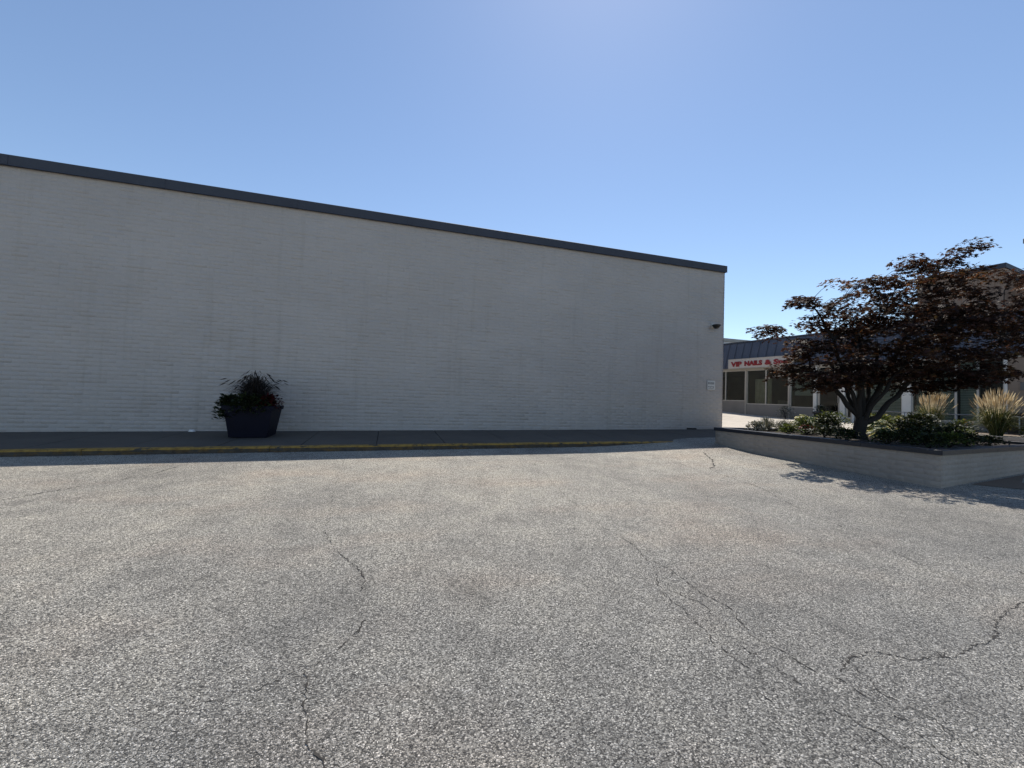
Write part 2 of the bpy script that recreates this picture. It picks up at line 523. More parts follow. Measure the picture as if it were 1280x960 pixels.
def make_crack(path, width, gap):
    pts = []
    for (a, b) in zip(path[:-1], path[1:]):
        L = math.hypot(b[0] - a[0], b[1] - a[1])
        n = max(2, int(L / 0.016))
        for i in range(n):
            t = i / n
            pts.append((a[0] + (b[0] - a[0]) * t, a[1] + (b[1] - a[1]) * t))
    pts.append(path[-1])
    wander = 0.0
    P = []
    for i, p in enumerate(pts):
        q = pts[min(i + 1, len(pts) - 1)]; o = pts[max(i - 1, 0)]
        dx, dy = q[0] - o[0], q[1] - o[1]
        L = math.hypot(dx, dy) or 1
        wander = wander * 0.8 + rng.uniform(-1, 1) * 0.010
        nx, ny = -dy / L, dx / L
        jg = rng.gauss(0, 0.0028)
        P.append((p[0] + nx * (wander + jg), p[1] + ny * (wander + jg), nx, ny))
    mb = MB()
    state = 1
    prev_w = width * 0.5
    for i in range(len(P) - 1):
        if rng.random() < 0.10: state = 0 if rng.random() < gap else 1
        w2 = width * rng.choice((0.2, 0.35, 0.6, 0.9, 1.2, 1.7, 2.2)) * 0.5
        if state:
            a, b = P[i], P[i + 1]
            vs = []
            for (p, w) in ((a, prev_w), (b, w2)):
                for s in (-1, 1):
                    x, y = p[0] + p[2] * w * s, p[1] + p[3] * w * s
                    vs.append((x, y, lot_relief(x, y) + 0.003))
            mb.add(vs, [(0, 2, 3, 1)])
            if rng.random() < 0.06:      # short side spur
                ang = math.atan2(b[1] - a[1], b[0] - a[0]) + rng.choice((-1, 1)) * rng.uniform(0.5, 1.2)
                L = rng.uniform(0.03, 0.11)
                x1, y1 = a[0] + math.cos(ang) * L, a[1] + math.sin(ang) * L
                nx, ny = -math.sin(ang) * w2 * 0.7, math.cos(ang) * w2 * 0.7
                vs = [(a[0] + nx, a[1] + ny, 0), (a[0] - nx, a[1] - ny, 0), (x1, y1, 0)]
                mb.add([(x, y, lot_relief(x, y) + 0.0032) for x, y, _ in vs], [(0, 1, 2)])
        prev_w = w2
    if mb.f:
        mb.build('crack', M['crack'], lot)


for p, w, g in CRACKS:
    make_crack(p, w * 0.85, g * 0.6)

# ------------------------------------------------------------------ sidewalk slabs and curb
CURB_Y0, CURB_Y1, WALL_Y = 9.65, 9.82, 12.5


def edge_drop(x):                       # the front edge dips slightly where the curb ends
    return 0.03 * sstep((x - 5.5) / 3.0)


sw = MB()
for i in range(60):
    x0, x1 = -24 + 0.6 * i, -24 + 0.6 * (i + 1)
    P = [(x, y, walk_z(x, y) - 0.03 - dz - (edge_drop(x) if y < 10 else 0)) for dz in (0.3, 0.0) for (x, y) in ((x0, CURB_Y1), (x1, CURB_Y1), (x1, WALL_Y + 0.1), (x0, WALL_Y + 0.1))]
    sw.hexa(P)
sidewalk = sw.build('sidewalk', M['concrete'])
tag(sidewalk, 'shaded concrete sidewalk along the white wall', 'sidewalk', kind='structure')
SLAB = 1.55
k = -15
while True:
    x0 = -1.75 + SLAB * k
    if x0 >= 11.9: break
    x1 = min(x0 + SLAB, 12.0)
    g, b = 0.007, 0.006
    dz = rng.uniform(-0.003, 0.003)
    ring = lambda e, h: [(x, y, walk_z(x, y) + h + dz - (edge_drop(x) if y < 10 else 0)) for (x, y) in
                         ((x0 + g + e, CURB_Y1 + g + e), (x1 - g - e, CURB_Y1 + g + e), (x1 - g - e, WALL_Y - 0.012 - e), (x0 + g + e, WALL_Y - 0.012 - e))]
    vs = ring(0, -0.05) + ring(0, -b) + ring(b, 0.0)
    fs = [(8, 9, 10, 11)]
    for r in (0, 4):
        for i in range(4):
            j = (i + 1) % 4
            fs.append((r + i, r + j, r + 4 + j, r + 4 + i))
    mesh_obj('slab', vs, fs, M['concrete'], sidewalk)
    k += 1

curb = empty('curb')
tag(curb, 'worn yellow painted concrete curb edging the sidewalk', 'curb', kind='structure')
x = -24.0
while x < 8.7:
    x1 = min(x + 3.1, 8.72)
    n = 6
    vs, fs = [], []
    prof = [(CURB_Y0 - 0.012, -0.3), (CURB_Y0, -0.03), (CURB_Y0 + 0.006, -0.012), (CURB_Y0 + 0.025, 0.0), (CURB_Y1 - 0.004, 0.002), (CURB_Y1, -0.01), (CURB_Y1, -0.3)]
    for i in range(n + 1):
        xx = x + 0.006 + (x1 - x - 0.012) * i / n
        for (y, h) in prof:
            vs.append((xx, y + rng.uniform(-0.004, 0.004), walk_z(xx, y) + h - edge_drop(xx) + (rng.uniform(-0.004, 0.004) if h > -0.2 else 0)))
    m = len(prof)
    for i in range(n):
        for j in range(m - 1):
            fs.append((i * m + j, (i + 1) * m + j, (i + 1) * m + j + 1, i * m + j + 1))
    fs.append(tuple(range(m))); fs.append(tuple(range((n + 1) * m - 1, n * m - 1, -1)))
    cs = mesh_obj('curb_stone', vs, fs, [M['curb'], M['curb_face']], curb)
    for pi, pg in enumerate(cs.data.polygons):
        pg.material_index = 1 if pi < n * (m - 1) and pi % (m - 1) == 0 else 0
    x = x1


# ------------------------------------------------------------------ brick facing (joined pieces)
def brick_facing(name, origin, udir, ndir, width, z0, z1, mat, parent, course=0.1, length=0.3, proud=0.0022, seed=1, rough=0.0028):
    g = np.random.default_rng(seed)
    V, F = [], []
    rows = int(round((z1 - z0) / course))
    u = np.array(udir, float); n = np.array(ndir, float); o = np.array(origin, float)
    base = 0
    quad = np.array([(4, 5, 6, 7), (0, 1, 5, 4), (1, 2, 6, 5), (2, 3, 7, 6), (3, 0, 4, 7)])
    for r in range(rows):
        off = 0.0 if r % 2 == 0 else length / 2
        edges = [0.0]
        e = length - off if off else length
        while e < width - 0.02:
            edges.append(e); e += length
        edges.append(width)
        for a, b in zip(edges[:-1], edges[1:]):
            j = 0.0015
            ua, ub = a + j * (a > 0), b - j * (b < width)
            zw = [g.uniform(-0.004, 0.004) for _ in range(4)]
            za, zb = z0 + r * course + 0.004, z0 + (r + 1) * course - 0.004
            d = proud + g.uniform(-0.45, 0.45) * proud
            bev = 0.006
            pts = [(ua, za, -0.002), (ub, za, -0.002), (ub, zb, -0.002), (ua, zb, -0.002),
                   (ua + bev * (a > 0), za + bev + zw[0], d), (ub - bev * (b < width), za + bev + zw[1], d), (ub - bev * (b < width), zb - bev + zw[2], d), (ua + bev * (a > 0), zb - bev + zw[3], d)]
            jit = g.uniform(-rough, rough, 8)
            for i, (pu, pz, pd) in enumerate(pts):
                dd = pd + (jit[i] if i > 3 else 0)
                w = o + u * pu + n * dd
                V.append((w[0], w[1], o[2] + pz))
            F.append(quad + base)
            base += 8
    ob = np_mesh(name, np.array(V), np.concatenate(F), mat, parent)
    ob['kind'] = 'stuff'
    return ob


# ------------------------------------------------------------------ long white building
WX0, WX1, TOP = -24.0, 12.0, 6.62
big = empty('white_building', (0, 0, 0))
tag(big, 'long windowless white painted brick building with dark roof edge', 'building')
mb = MB()
mb.box(WX0, WX1 - 0.01, WALL_Y + 0.01, 34.0, -0.5, TOP + 0.05)
mb.build('wall', M['mortar'], big)
brick_facing('brick_facing', (WX0, WALL_Y + 0.01, 0), (1, 0, 0), (0, -1, 0), WX1 - WX0, -0.1, TOP, M['white_brick'], big, seed=3)
brick_facing('brick_facing', (WX1 - 0.01, WALL_Y + 0.0, 0), (0, 1, 0), (1, 0, 0), 20.0, -0.1, TOP, M['white_brick'], big, seed=4)
# metal roof edge in lengths
cz0, cz1 = 6.50, 6.745
x = WX0
while x < WX1 + 0.03:
    x1 = min(x + 3.05, WX1 + 0.05)
    c = MB()
    prof = [(WALL_Y - 0.055, cz0), (WALL_Y - 0.075, cz0 - 0.012), (WALL_Y - 0.062, cz0 + 0.01), (WALL_Y - 0.062, cz1 - 0.01), (WALL_Y - 0.052, cz1), (WALL_Y + 0.40, cz1 + 0.01), (WALL_Y + 0.40, cz0), ]
    vs = [(xx, y, z) for xx in (x + 0.002, x1 - 0.002) for (y, z) in prof]
    m = len(prof)
    fs = [(j, (j + 1) % m, m + (j + 1) % m, m + j) for j in range(m)] + [tuple(range(m - 1, -1, -1)), tuple(range(m, 2 * m))]
    c.add(vs, fs)
    c.build('roof_edge', M['coping'], big)
    if x > WX0:
        jc = MB(); jc.box(x - 0.06, x + 0.06, WALL_Y - 0.068, WALL_Y - 0.0625, cz0 + 0.012, cz1 - 0.012); jc.build('joint_cover', M['coping'], big)
    if x1 >= WX1: break
    x = x1
c = MB()
c.box(WX1 - 0.3, WX1 + 0.062, WALL_Y + 0.405, 33.9, cz0, cz1 + 0.005)
c.build('roof_edge', M['coping'], big)
c = MB()                                   # small dark vent at the wall foot
c.box(10.42, 10.82, WALL_Y - 0.03, WALL_Y + 0.0, 0.565, 0.625)
for i in range(5):
    c.box(10.44 + i * 0.075, 10.49 + i * 0.075, WALL_Y - 0.036, WALL_Y - 0.029, 0.575, 0.615)
c.build('vent', M['black'], big)

# security camera
sec = empty('security_camera', (11.48, WALL_Y - 0.012, 4.42))
tag(sec, 'small black dome security camera high on the white wall', 'camera')
c = MB()
c.box(-0.07, 0.07, -0.03, 0.0, -0.06, 0.09)
c.build('bracket', M['plate'], sec)
c = MB()
seg = 14
prof = [(0.135, 0.03), (0.15, 0.02), (0.15, -0.01), (0.12, -0.025), (0.115, -0.055), (0.09, -0.095), (0.05, -0.12), (0.0, -0.128)]
vs, fs = [], []
for (r, z) in prof:
    for i in range(seg):
        t = 2 * math.pi * i / seg
        vs.append((r * math.cos(t), -0.17 + r * math.sin(t), z))
for j in range(len(prof) - 1):
    for i in range(seg):
        i2 = (i + 1) % seg
        fs.append((j * seg + i, (j + 1) * seg + i, (j + 1) * seg + i2, j * seg + i2))
fs.append(tuple(range(seg)))
c.add(vs, fs)
c.build('dome', M['black'], sec, True)

# small notice plate
pl = empty('notice_plate', (11.44, WALL_Y - 0.014, 2.215))
tag(pl, 'small pale notice plate with a row of dark marks on the white wall', 'sign')
c = MB(); c.bbox(-0.17, 0.17, -0.012, 0.0, -0.165, 0.165, 0.003)
c.build('panel', M['plate'], pl)
c = MB()
for i in range(5):
    c.box(-0.135 + i * 0.057, -0.105 + i * 0.057, -0.0155, -0.011, 0.03, 0.115)
for i in range(4):
    c.box(-0.13 + i * 0.07, -0.09 + i * 0.07 - (0.012 if i % 2 else 0), -0.0155, -0.011, -0.075 - 0.02 * (i % 2), -0.035)
c.box(-0.13, 0.12, -0.0155, -0.011, -0.13, -0.118)
c.build('print', M['plate_dark'], pl)['kind'] = 'stuff'


# ------------------------------------------------------------------ foliage builders
def leaves_np(centers, dirs, ups, length, width, lobes=1, tint=None, curl=0.0):
    """each leaf: 'lobes' rhombic quads fanned about the leaf base. arrays (N,3)."""
    N = len(centers)
    d = dirs / np.maximum(np.linalg.norm(dirs, axis=1, keepdims=True), 1e-6)
    s = np.cross(d, ups); s /= np.maximum(np.linalg.norm(s, axis=1, keepdims=True), 1e-6)
    up = np.cross(s, d)
    L = np.asarray(length).reshape(-1, 1) * np.ones((N, 1)); Wd = np.asarray(width).reshape(-1, 1) * np.ones((N, 1))
    angs = [0.0] if lobes == 1 else [-0.95, 0.0, 0.95] if lobes == 3 else [-1.5, -0.7, 0.0, 0.7, 1.5]
    V = []
    for a in angs:
        sc_ = 1.0 if abs(a) < 0.1 else 0.85 if abs(a) < 1.2 else 0.6
        dd = d * math.cos(a) + s * math.sin(a); ss = -d * math.sin(a) + s * math.cos(a)
        V.append(np.stack([centers, centers + dd * L * 0.45 * sc_ + ss * Wd * 0.5 + up * L * curl * 0.4,
                           centers + dd * L * sc_ - up * L * curl, centers + dd * L * 0.45 * sc_ - ss * Wd * 0.5 + up * L * curl * 0.4], axis=1))
    V = np.concatenate(V, axis=1).reshape(-1, 3)
    k = len(angs) * 4
    F = np.arange(N * k).reshape(-1, 4)
    T = np.repeat(tint if tint is not None else nrng.uniform(0, 1, N), k)
    return V, F, T


def rand_unit(n):
    v = nrng.normal(size=(n, 3))
    return v / np.linalg.norm(v, axis=1, keepdims=True)


def mound(name, label, loc, r, h, n, leaf, mat, parts=(), cat='plant', group=None, flower=None, wide=0.6, lobes=1, part_name='foliage'):
    """mounding garden plant: leaves through a dome volume plus a few stems"""
    root = empty(name, loc)
    tag(root, label, cat, group)
    th = nrng.uniform(0, 2 * math.pi, n)
    rr = np.sqrt(nrng.uniform(0, 1, n)); zz = nrng.uniform(0, 1, n) ** 0.7
    lump = 0.75 + 0.25 * np.sin(th * 3 + nrng.uniform(0, 6)) + 0.15 * np.sin(th * 7 + 1)
    rad_ = rr * np.sqrt(np.maximum(0.05, 1 - zz ** 2 * 0.85)) * lump
    P = np.stack([rad_ * r * np.cos(th), rad_ * r * np.sin(th), 0.03 + zz * h * (0.8 + 0.3 * lump * nrng.uniform(0.7, 1, n))], axis=1)
    D = np.stack([np.cos(th) * rr, np.sin(th) * rr, nrng.uniform(-0.2, 0.9, n)], axis=1) + rand_unit(n) * 0.55
    Lf = leaf * nrng.uniform(0.6, 1.3, n)
    V, F, T = leaves_np(P, D, rand_unit(n) * 0.6 + [0, 0, 1], Lf, Lf * wide, lobes, None, 0.12)
    np_mesh(part_name, V, F, mat, root, T)
    st = MB()
    for i in range(9):
        a = rng.uniform(0, 6.28); q = rng.uniform(0.2, 0.75)
        st.tube([(0, 0, -0.02), (r * q * 0.5 * math.cos(a), r * q * 0.5 * math.sin(a), h * 0.5), (r * q * math.cos(a), r * q * math.sin(a), h * 0.85)], [0.008, 0.006, 0.003], 4)
    st.build('stem', M['bark'], root)
    if flower:
        fm, fn, fs_ = flower
        th = nrng.uniform(0, 2 * math.pi, fn); q = np.sqrt(nrng.uniform(0, 1, fn))
        P = np.stack([q * r * 0.9 * np.cos(th), q * r * 0.9 * np.sin(th), h * (1.12 - 0.5 * q ** 2) * nrng.uniform(0.85, 1.15, fn)], axis=1)
        Vs, Fs, Ts = [], [], []
        o = 0
        for a in range(5):
            t = th * 0 + a * 1.2566 + th
            D = np.stack([np.cos(t), np.sin(t), np.full(fn, 0.25)], axis=1)
            V, F, T = leaves_np(P, D, np.tile([0, 0, 1.0], (fn, 1)) + rand_unit(fn) * 0.3, np.full(fn, fs_), np.full(fn, fs_ * 0.7), 1, nrng.uniform(0, 1, fn), 0.1)
            Vs.append(V); Fs.append(F + o); Ts.append(T); o += len(V)
        np_mesh('flowers', np.concatenate(Vs), np.concatenate(Fs), fm, root, np.concatenate(Ts))['kind'] = 'stuff'
    return root


def blade_mesh(roots, tips, mids, width, tint, segs=6):
    """arching tapered ribbons through quadratic bezier root-mid-tip"""
    N = len(roots)
    t = np.linspace(0, 1, segs + 1)
    B = ((1 - t)[None, :, None] ** 2 * roots[:, None] + 2 * ((1 - t) * t)[None, :, None] * mids[:, None] + (t ** 2)[None, :, None] * tips[:, None])
    tan = np.gradient(B, axis=1)
    side = np.cross(tan, nrng.normal(size=(N, 1, 3)) * 0.35 + np.array([0, 0, 1.0]))
    side /= np.maximum(np.linalg.norm(side, axis=2, keepdims=True), 1e-6)
    w = np.asarray(width).reshape(-1, 1, 1) * (np.sin(np.clip(t * 0.85 + 0.15, 0, 1) * math.pi) ** 0.6)[None, :, None]
    A, C = B - side * w * 0.5, B + side * w * 0.5
    V = np.stack([A, C], axis=2).reshape(-1, 3)
    idx = np.arange(N)[:, None] * (segs + 1) * 2 + np.arange(segs)[None, :] * 2
    F = np.stack([idx, idx + 1, idx + 3, idx + 2], axis=-1).reshape(-1, 4)
    return V, F, np.repeat(tint, (segs + 1) * 2)


def feather_grass(loc, height, spread, nb, npl, label, lean=(0, 0), group=None):
    root = empty('feather_reed_grass', loc)
    tag(root, label, 'ornamental grass', group)
    th = nrng.uniform(0, 2 * math.pi, nb)
    R0 = np.stack([0.12 * np.cos(th) * nrng.uniform(0, 1, nb), 0.12 * np.sin(th) * nrng.uniform(0, 1, nb), np.zeros(nb)], axis=1)
    out = nrng.uniform(0.25, 1.0, nb) * spread * 1.25
    hh = height * nrng.uniform(0.3, 0.72, nb)
    T_ = R0 + np.stack([np.cos(th) * out, np.sin(th) * out, hh * nrng.uniform(0.35, 1.0, nb)], axis=1)
    Mi = R0 + np.stack([np.cos(th) * out * 0.35, np.sin(th) * out * 0.35, hh * 1.15], axis=1)
    V, F, T = blade_mesh(R0, T_, Mi, nrng.uniform(0.008, 0.016, nb), nrng.uniform(0, 1, nb))
    np_mesh('blades', V, F, M['grassblade'], root, T)
    th = nrng.uniform(0, 2 * math.pi, npl)
    q = np.sqrt(nrng.uniform(0, 1, npl))
    R0 = np.stack([0.1 * np.cos(th) * q, 0.1 * np.sin(th) * q, np.zeros(npl)], axis=1)
    top = height * nrng.uniform(0.80, 1.02, npl) * (1 - 0.16 * q ** 2)
    T_ = np.stack([np.cos(th) * q * spread + lean[0], np.sin(th) * q * spread + lean[1], top], axis=1)
    T_[:, :2] += nrng.normal(0, 0.055, (npl, 2))
    bent = nrng.uniform(0, 1, npl) < 0.08
    T_[bent, :2] *= 1.5; T_[bent, 2] *= 0.72
    Mi = R0 * 0.5 + T_ * 0.5; Mi[:, :2] *= nrng.uniform(0.5, 1.0, (npl, 1)); Mi[:, 2] *= nrng.uniform(1.0, 1.15, npl)
    V, F, T = blade_mesh(R0, T_, Mi, np.full(npl, 0.005), nrng.uniform(0.3, 1, npl))
    np_mesh('stalks', V, F, M['plume'], root, T)
    # plumes: three crossed spindles per stalk
    d = T_ - Mi; d /= np.linalg.norm(d, axis=1, keepdims=True)
    Vs, Fs, Ts, o = [], [], [], 0
    pl_len = nrng.uniform(0.20, 0.32, npl)
    tt = nrng.uniform(0, 1, npl)
    base = T_ - d * (pl_len * 0.75)[:, None]
    for a in range(3):
        V, F, T = leaves_np(base, d, rand_unit(npl), pl_len, nrng.uniform(0.016, 0.030, npl), 1, np.clip(tt + nrng.uniform(-.2, .2, npl), 0, 1))
        Vs.append(V); Fs.append(F + o); Ts.append(T); o += len(V)
    np_mesh('plumes', np.concatenate(Vs), np.concatenate(Fs), M['plume'], root, np.concatenate(Ts))
    return root


def hosta(loc, r, h, n, label, mat='hosta'):
    root = empty('hosta', loc)
    tag(root, label, 'plant', 'variegated hostas in the planter')
    V, F, T = [], [], []
    for i in range(n):
        a = rng.uniform(0, 2 * math.pi)
        q = rng.uniform(0.15, 1.0)
        bx, by, bz = r * q * 0.62 * math.cos(a), r * q * 0.62 * math.sin(a), h * (1.0 - 0.55 * q ** 2) * rng.uniform(0.75, 1.1)
        L = rng.uniform(0.13, 0.21); Wd = L * rng.uniform(0.55, 0.7)
        tilt = rng.uniform(-0.6, 0.5) - 0.25 * q
        d = Vector((math.cos(a) * math.cos(tilt), math.sin(a) * math.cos(tilt), math.sin(tilt)))
        s = Vector((-math.sin(a), math.cos(a), rng.uniform(-0.3, 0.3))).normalized()
        u = s.cross(d)
        c0 = Vector((bx, by, bz))
        prof = [(0.0, 0.08), (0.25, 0.85), (0.5, 1.0), (0.78, 0.62), (1.0, 0.02)]
        base = len(V)
        for (t, w) in prof:
            drop = -u * 0.0 - Vector((0, 0, 1)) * (0.28 * L * t * t)
            for k, wk in ((-1, 1.0), (-0.55, 0.55), (0, 0), (0.55, 0.55), (1, 1.0)):
                p = c0 + d * L * t + s * Wd * 0.5 * w * k + drop - u * (0.05 * L * (1 - abs(k)))
                V.append(p)
                T.append(0.85 + rng.uniform(-0.1, 0.15) if abs(k) > 0.9 or (t > 0.95) else 0.28 + rng.uniform(-0.2, 0.12))
        for j in range(4):
            for k in range(4):
                F.append((base + j * 5 + k, base + j * 5 + k + 1, base + (j + 1) * 5 + k + 1, base + (j + 1) * 5 + k))
    np_mesh('leaves', np.array([tuple(v) for v in V]), np.array(F), M[mat], root, np.array(T))
    return root


# ------------------------------------------------------------------ planter with the maple
PL = [(8.89, 4.53), (14.75, 5.46), (14.30, 9.40), (8.75, 9.42)]      # outer corners, counter-clockwise
CAPZ = 0.872
planter = empty('raised_planter')
tag(planter, 'low white painted brick planter with dark cap holding the maple', 'planter')


def offset_poly(poly, d):
    n = len(poly); out = []
    for i in range(n):
        p0, p1, p2 = Vector(poly[i - 1]), Vector(poly[i]), Vector(poly[(i + 1) % n])
        e1 = (p1 - p0).normalized(); e2 = (p2 - p1).normalized()
        n1 = Vector((-e1.y, e1.x)); n2 = Vector((-e2.y, e2.x))
        b = (n1 + n2); b = b / max(1e-6, b.dot(n1))
        out.append((p1.x + b.x * d, p1.y + b.y * d))
    return out


inner = offset_poly(PL, 0.20)
wall_o = offset_poly(PL, 0.032)
wall_i = offset_poly(PL, 0.19)
cap_o = offset_poly(PL, 0.0)
for i in range(4):
    j = (i + 1) % 4
    a, b = Vector(wall_o[i]), Vector(wall_o[j])
    w = MB()
    P = [(wall_o[i][0], wall_o[i][1]), (wall_o[j][0], wall_o[j][1]), (wall_i[j][0], wall_i[j][1]), (wall_i[i][0], wall_i[i][1])]
    w.hexa([(p[0], p[1], -0.2) for p in P] + [(p[0], p[1], CAPZ - 0.09) for p in P])
    w.build('wall', M['planter_brick'], planter)
    d = (b - a); L = d.length; d.normalize()
    brick_facing('brick_facing', (a.x, a.y, 0), (d.x, d.y, 0), (d.y, -d.x, 0), L, -0.1, 0.78, M['planter_brick'], planter, 0.088, 0.27, 0.0007, 20 + i, 0.0006)
    # cap stones, mitred at the corners
    nst = max(2, int(round(L / 1.25)))
    for s_ in range(nst):
        t0, t1 = s_ / nst, (s_ + 1) / nst
        lp = lambda A, B, t: (A[0] + (B[0] - A[0]) * t, A[1] + (B[1] - A[1]) * t)
        e = 0.0025 / L
        t0 += e; t1 -= e
        q = [lp(cap_o[i], cap_o[j], t0), lp(cap_o[i], cap_o[j], t1), lp(inner[i], inner[j], t1), lp(inner[i], inner[j], t0)]
        c = MB()
        cx = sum(p[0] for p in q) / 4; cy = sum(p[1] for p in q) / 4
        zj = rng.uniform(-0.002, 0.002)
        lo = [(p[0], p[1], CAPZ - 0.088) for p in q]
        md = [(p[0], p[1], CAPZ - 0.008 + zj) for p in q]
        ed = offset_poly(q, 0.008)
        tp = [(p[0], p[1], CAPZ + zj) for p in ed]
        c.add(lo + md + tp, [(3, 2, 1, 0), (8, 9, 10, 11)] + [(r + m, r + (m + 1) % 4, r + 4 + (m + 1) % 4, r + 4 + m) for r in (0, 4) for m in range(4)])
        c.build('cap_stone', M['cap'], planter)


def in_poly(p, poly):
    s = True
    for i in range(len(poly)):
        a, b = poly[i], poly[(i + 1) % len(poly)]
        if (b[0] - a[0]) * (p[1] - a[1]) - (b[1] - a[1]) * (p[0] - a[0]) < 0: s = False
    return s


soil_p = offset_poly(PL, 0.17)
vs, fs = [], []
n = 18
for j in range(n + 1):
    for i in range(n + 1):
        a, b = i / n, j / n
        x = (soil_p[0][0] * (1 - a) + soil_p[1][0] * a) * (1 - b) + (soil_p[3][0] * (1 - a) + soil_p[2][0] * a) * b
        y = (soil_p[0][1] * (1 - a) + soil_p[1][1] * a) * (1 - b) + (soil_p[3][1] * (1 - a) + soil_p[2][1] * a) * b
        edge = 1 - abs(2 * a - 1) ** 3
        vs.append((x, y, 0.80 + 0.05 * edge * (1 - abs(2 * b - 1) ** 3) + rng.uniform(-0.012, 0.012)))
for j in range(n):
    for i in range(n):
        fs.append((j * (n + 1) + i, j * (n + 1) + i + 1, (j + 1) * (n + 1) + i + 1, (j + 1) * (n + 1) + i))
mesh_obj('soil', vs, fs, M['soil'], planter)

# ------------------------------------------------------------------ maple
TRX, TRY, TRZ = 10.20, 6.64, 0.80
tree = empty('maple_tree', (TRX, TRY, TRZ))
tag(tree, 'spreading dark red maple with layered foliage in the raised planter', 'tree')
HX, HY = (0.958, -0.287), (0.287, 0.958)       # two horizontal axes of the lopsided crown
# crown lobes: (along a, along b, height, half sizes a b h, density) in metres from the trunk foot
LOBES = [
    (1.35, 0.0, 1.98, 1.55, 1.6, 0.66, 1.25), (0.10, -0.3, 1.98, 1.25, 1.4, 0.66, 1.2), (-0.80, 0.0, 1.74, 1.0, 1.2, 0.46, 1.15),
    (-1.50, 0.3, 1.58, 0.50, 0.8, 0.24, 0.9), (-1.05, 0.3, 2.14, 0.5, 0.7, 0.34, 0.9), (-1.85, 0.2, 2.52, 0.5, 0.4, 0.10, 0.9),
    (-1.36, 0.0, 3.18, 0.36, 0.4, 0.12, 0.9), (-0.42, 0.0, 3.32, 0.85, 0.9, 0.40, 0.95), (0.55, 0.0, 3.15, 1.05, 1.3, 0.70, 1.15),
    (1.65, 0.3, 3.35, 1.05, 1.3, 0.72, 1.15), (2.00, 0.2, 4.18, 0.40, 0.5, 0.24, 0.9), (2.52, 0.0, 4.46, 0.36, 0.5, 0.20, 0.9), (2.45, 0.1, 4.0, 0.5, 0.6, 0.25, 0.9),
    (2.50, 0.2, 3.20, 0.80, 1.2, 0.76, 1.15), (2.88, 0.0, 2.32, 0.78, 1.1, 0.56, 1.1), (3.45, 0.2, 2.95, 0.52, 0.8, 0.50, 1.0),
    (3.65, 0.2, 3.95, 0.38, 0.5, 0.18, 0.9), (2.25, -0.4, 1.42, 0.80, 0.9, 0.26, 1.0), (2.85, -0.4, 1.72, 0.52, 0.6, 0.16, 1.0),
    (1.10, 0.0, 4.08, 0.50, 0.6, 0.22, 0.9), (3.75, 0.3, 2.32, 0.52, 0.7, 0.40, 1.0), (-0.9, 0.1, 2.65, 0.55, 0.7, 0.25, 0.8),
    (1.1, -0.6, 2.6, 1.2, 0.9, 0.5, 1.0), (0.35, 0.5, 2.6, 1.0, 0.9, 0.45, 1.0), (1.35, -0.2, 1.50, 0.85, 1.0, 0.26, 1.15), (2.0, 0.0, 2.65, 1.2, 1.1, 0.5, 1.1), (2.5, -1.2, 2.9, 0.9, 0.7, 0.5, 1.0), (3.5, -0.9, 2.6, 0.7, 0.8, 0.5, 1.0), (3.7, -0.4, 3.3, 0.5, 0.6, 0.35, 0.9),
    (-1.15, -0.1, 1.42, 0.55, 0.8, 0.20, 1.2), (-0.70, -0.3, 1.28, 0.62, 0.8, 0.20, 1.3), (-0.25, 0.3, 1.45, 0.7, 0.8, 0.28, 1.2), (0.75, 0.2, 1.45, 0.8, 0.9, 0.25, 1.2),
    (1.6, -0.3, 1.35, 0.7, 0.8, 0.22, 1.2), (-1.25, 0.2, 1.75, 0.4, 0.7, 0.3, 1.0), (-0.2, 0.0, 2.7, 0.9, 0.9, 0.35, 1.0),
]


def ab(a, b, h):
    return Vector((HX[0] * a + HY[0] * b, HX[1] * a + HY[1] * b, h))


wood = MB()
nodes = []      # (point, radius) along limbs, used to hang sprays


def limb(p0, p1, r0, r1, n=7, sag=0.0, wig=0.06, sides=7):
    pts, rs = [], []
    for i in range(n + 1):
        t = i / n
        p = p0.lerp(p1, t)
        p = p + Vector((0, 0, 1)) * (math.sin(math.pi * t) * sag)
        if 0 < i < n:
            p = p + Vector((rng.uniform(-wig, wig), rng.uniform(-wig, wig), rng.uniform(-wig, wig)))
        pts.append(p); rs.append(r0 + (r1 - r0) * t ** 0.8)
    wood.tube(pts, rs, sides)
    return list(zip(pts, rs))


fork = ab(0.02, 0.0, 0.42)
wood.tube([ab(0.0, 0, -0.05), ab(0.01, 0, 0.03), ab(-0.015, 0.01, 0.2), fork, ab(0.03, 0, 0.56)], [0.19, 0.145, 0.115, 0.125, 0.09], 10)
MAIN = [((-1.0, 0.2, 1.55), 0.062, 0.12), ((-0.35, -0.3, 2.1), 0.060, 0.1), ((0.25, 0.3, 2.5), 0.075, 0.0), ((1.25, -0.1, 1.75), 0.075, -0.18),
        ((0.95, 0.6, 2.2), 0.055, 0.0), ((0.6, -0.6, 1.9), 0.05, 0.05), ((-0.2, 0.7, 1.9), 0.045, 0.05), ((-0.85, 0.05, 2.75), 0.05, 0.15), ((1.7, 0.2, 3.3), 0.06, 0.1)]
heads = []
for (q, r, sag) in MAIN:
    base = fork + Vector((rng.uniform(-0.03, 0.03), rng.uniform(-0.03, 0.03), rng.uniform(-0.12, 0.1)))
    seg_ = limb(base, ab(*q), r, r * 0.55, 8, sag, 0.035, 8)
    nodes += seg_[3:]
    heads.append(seg_[-1])
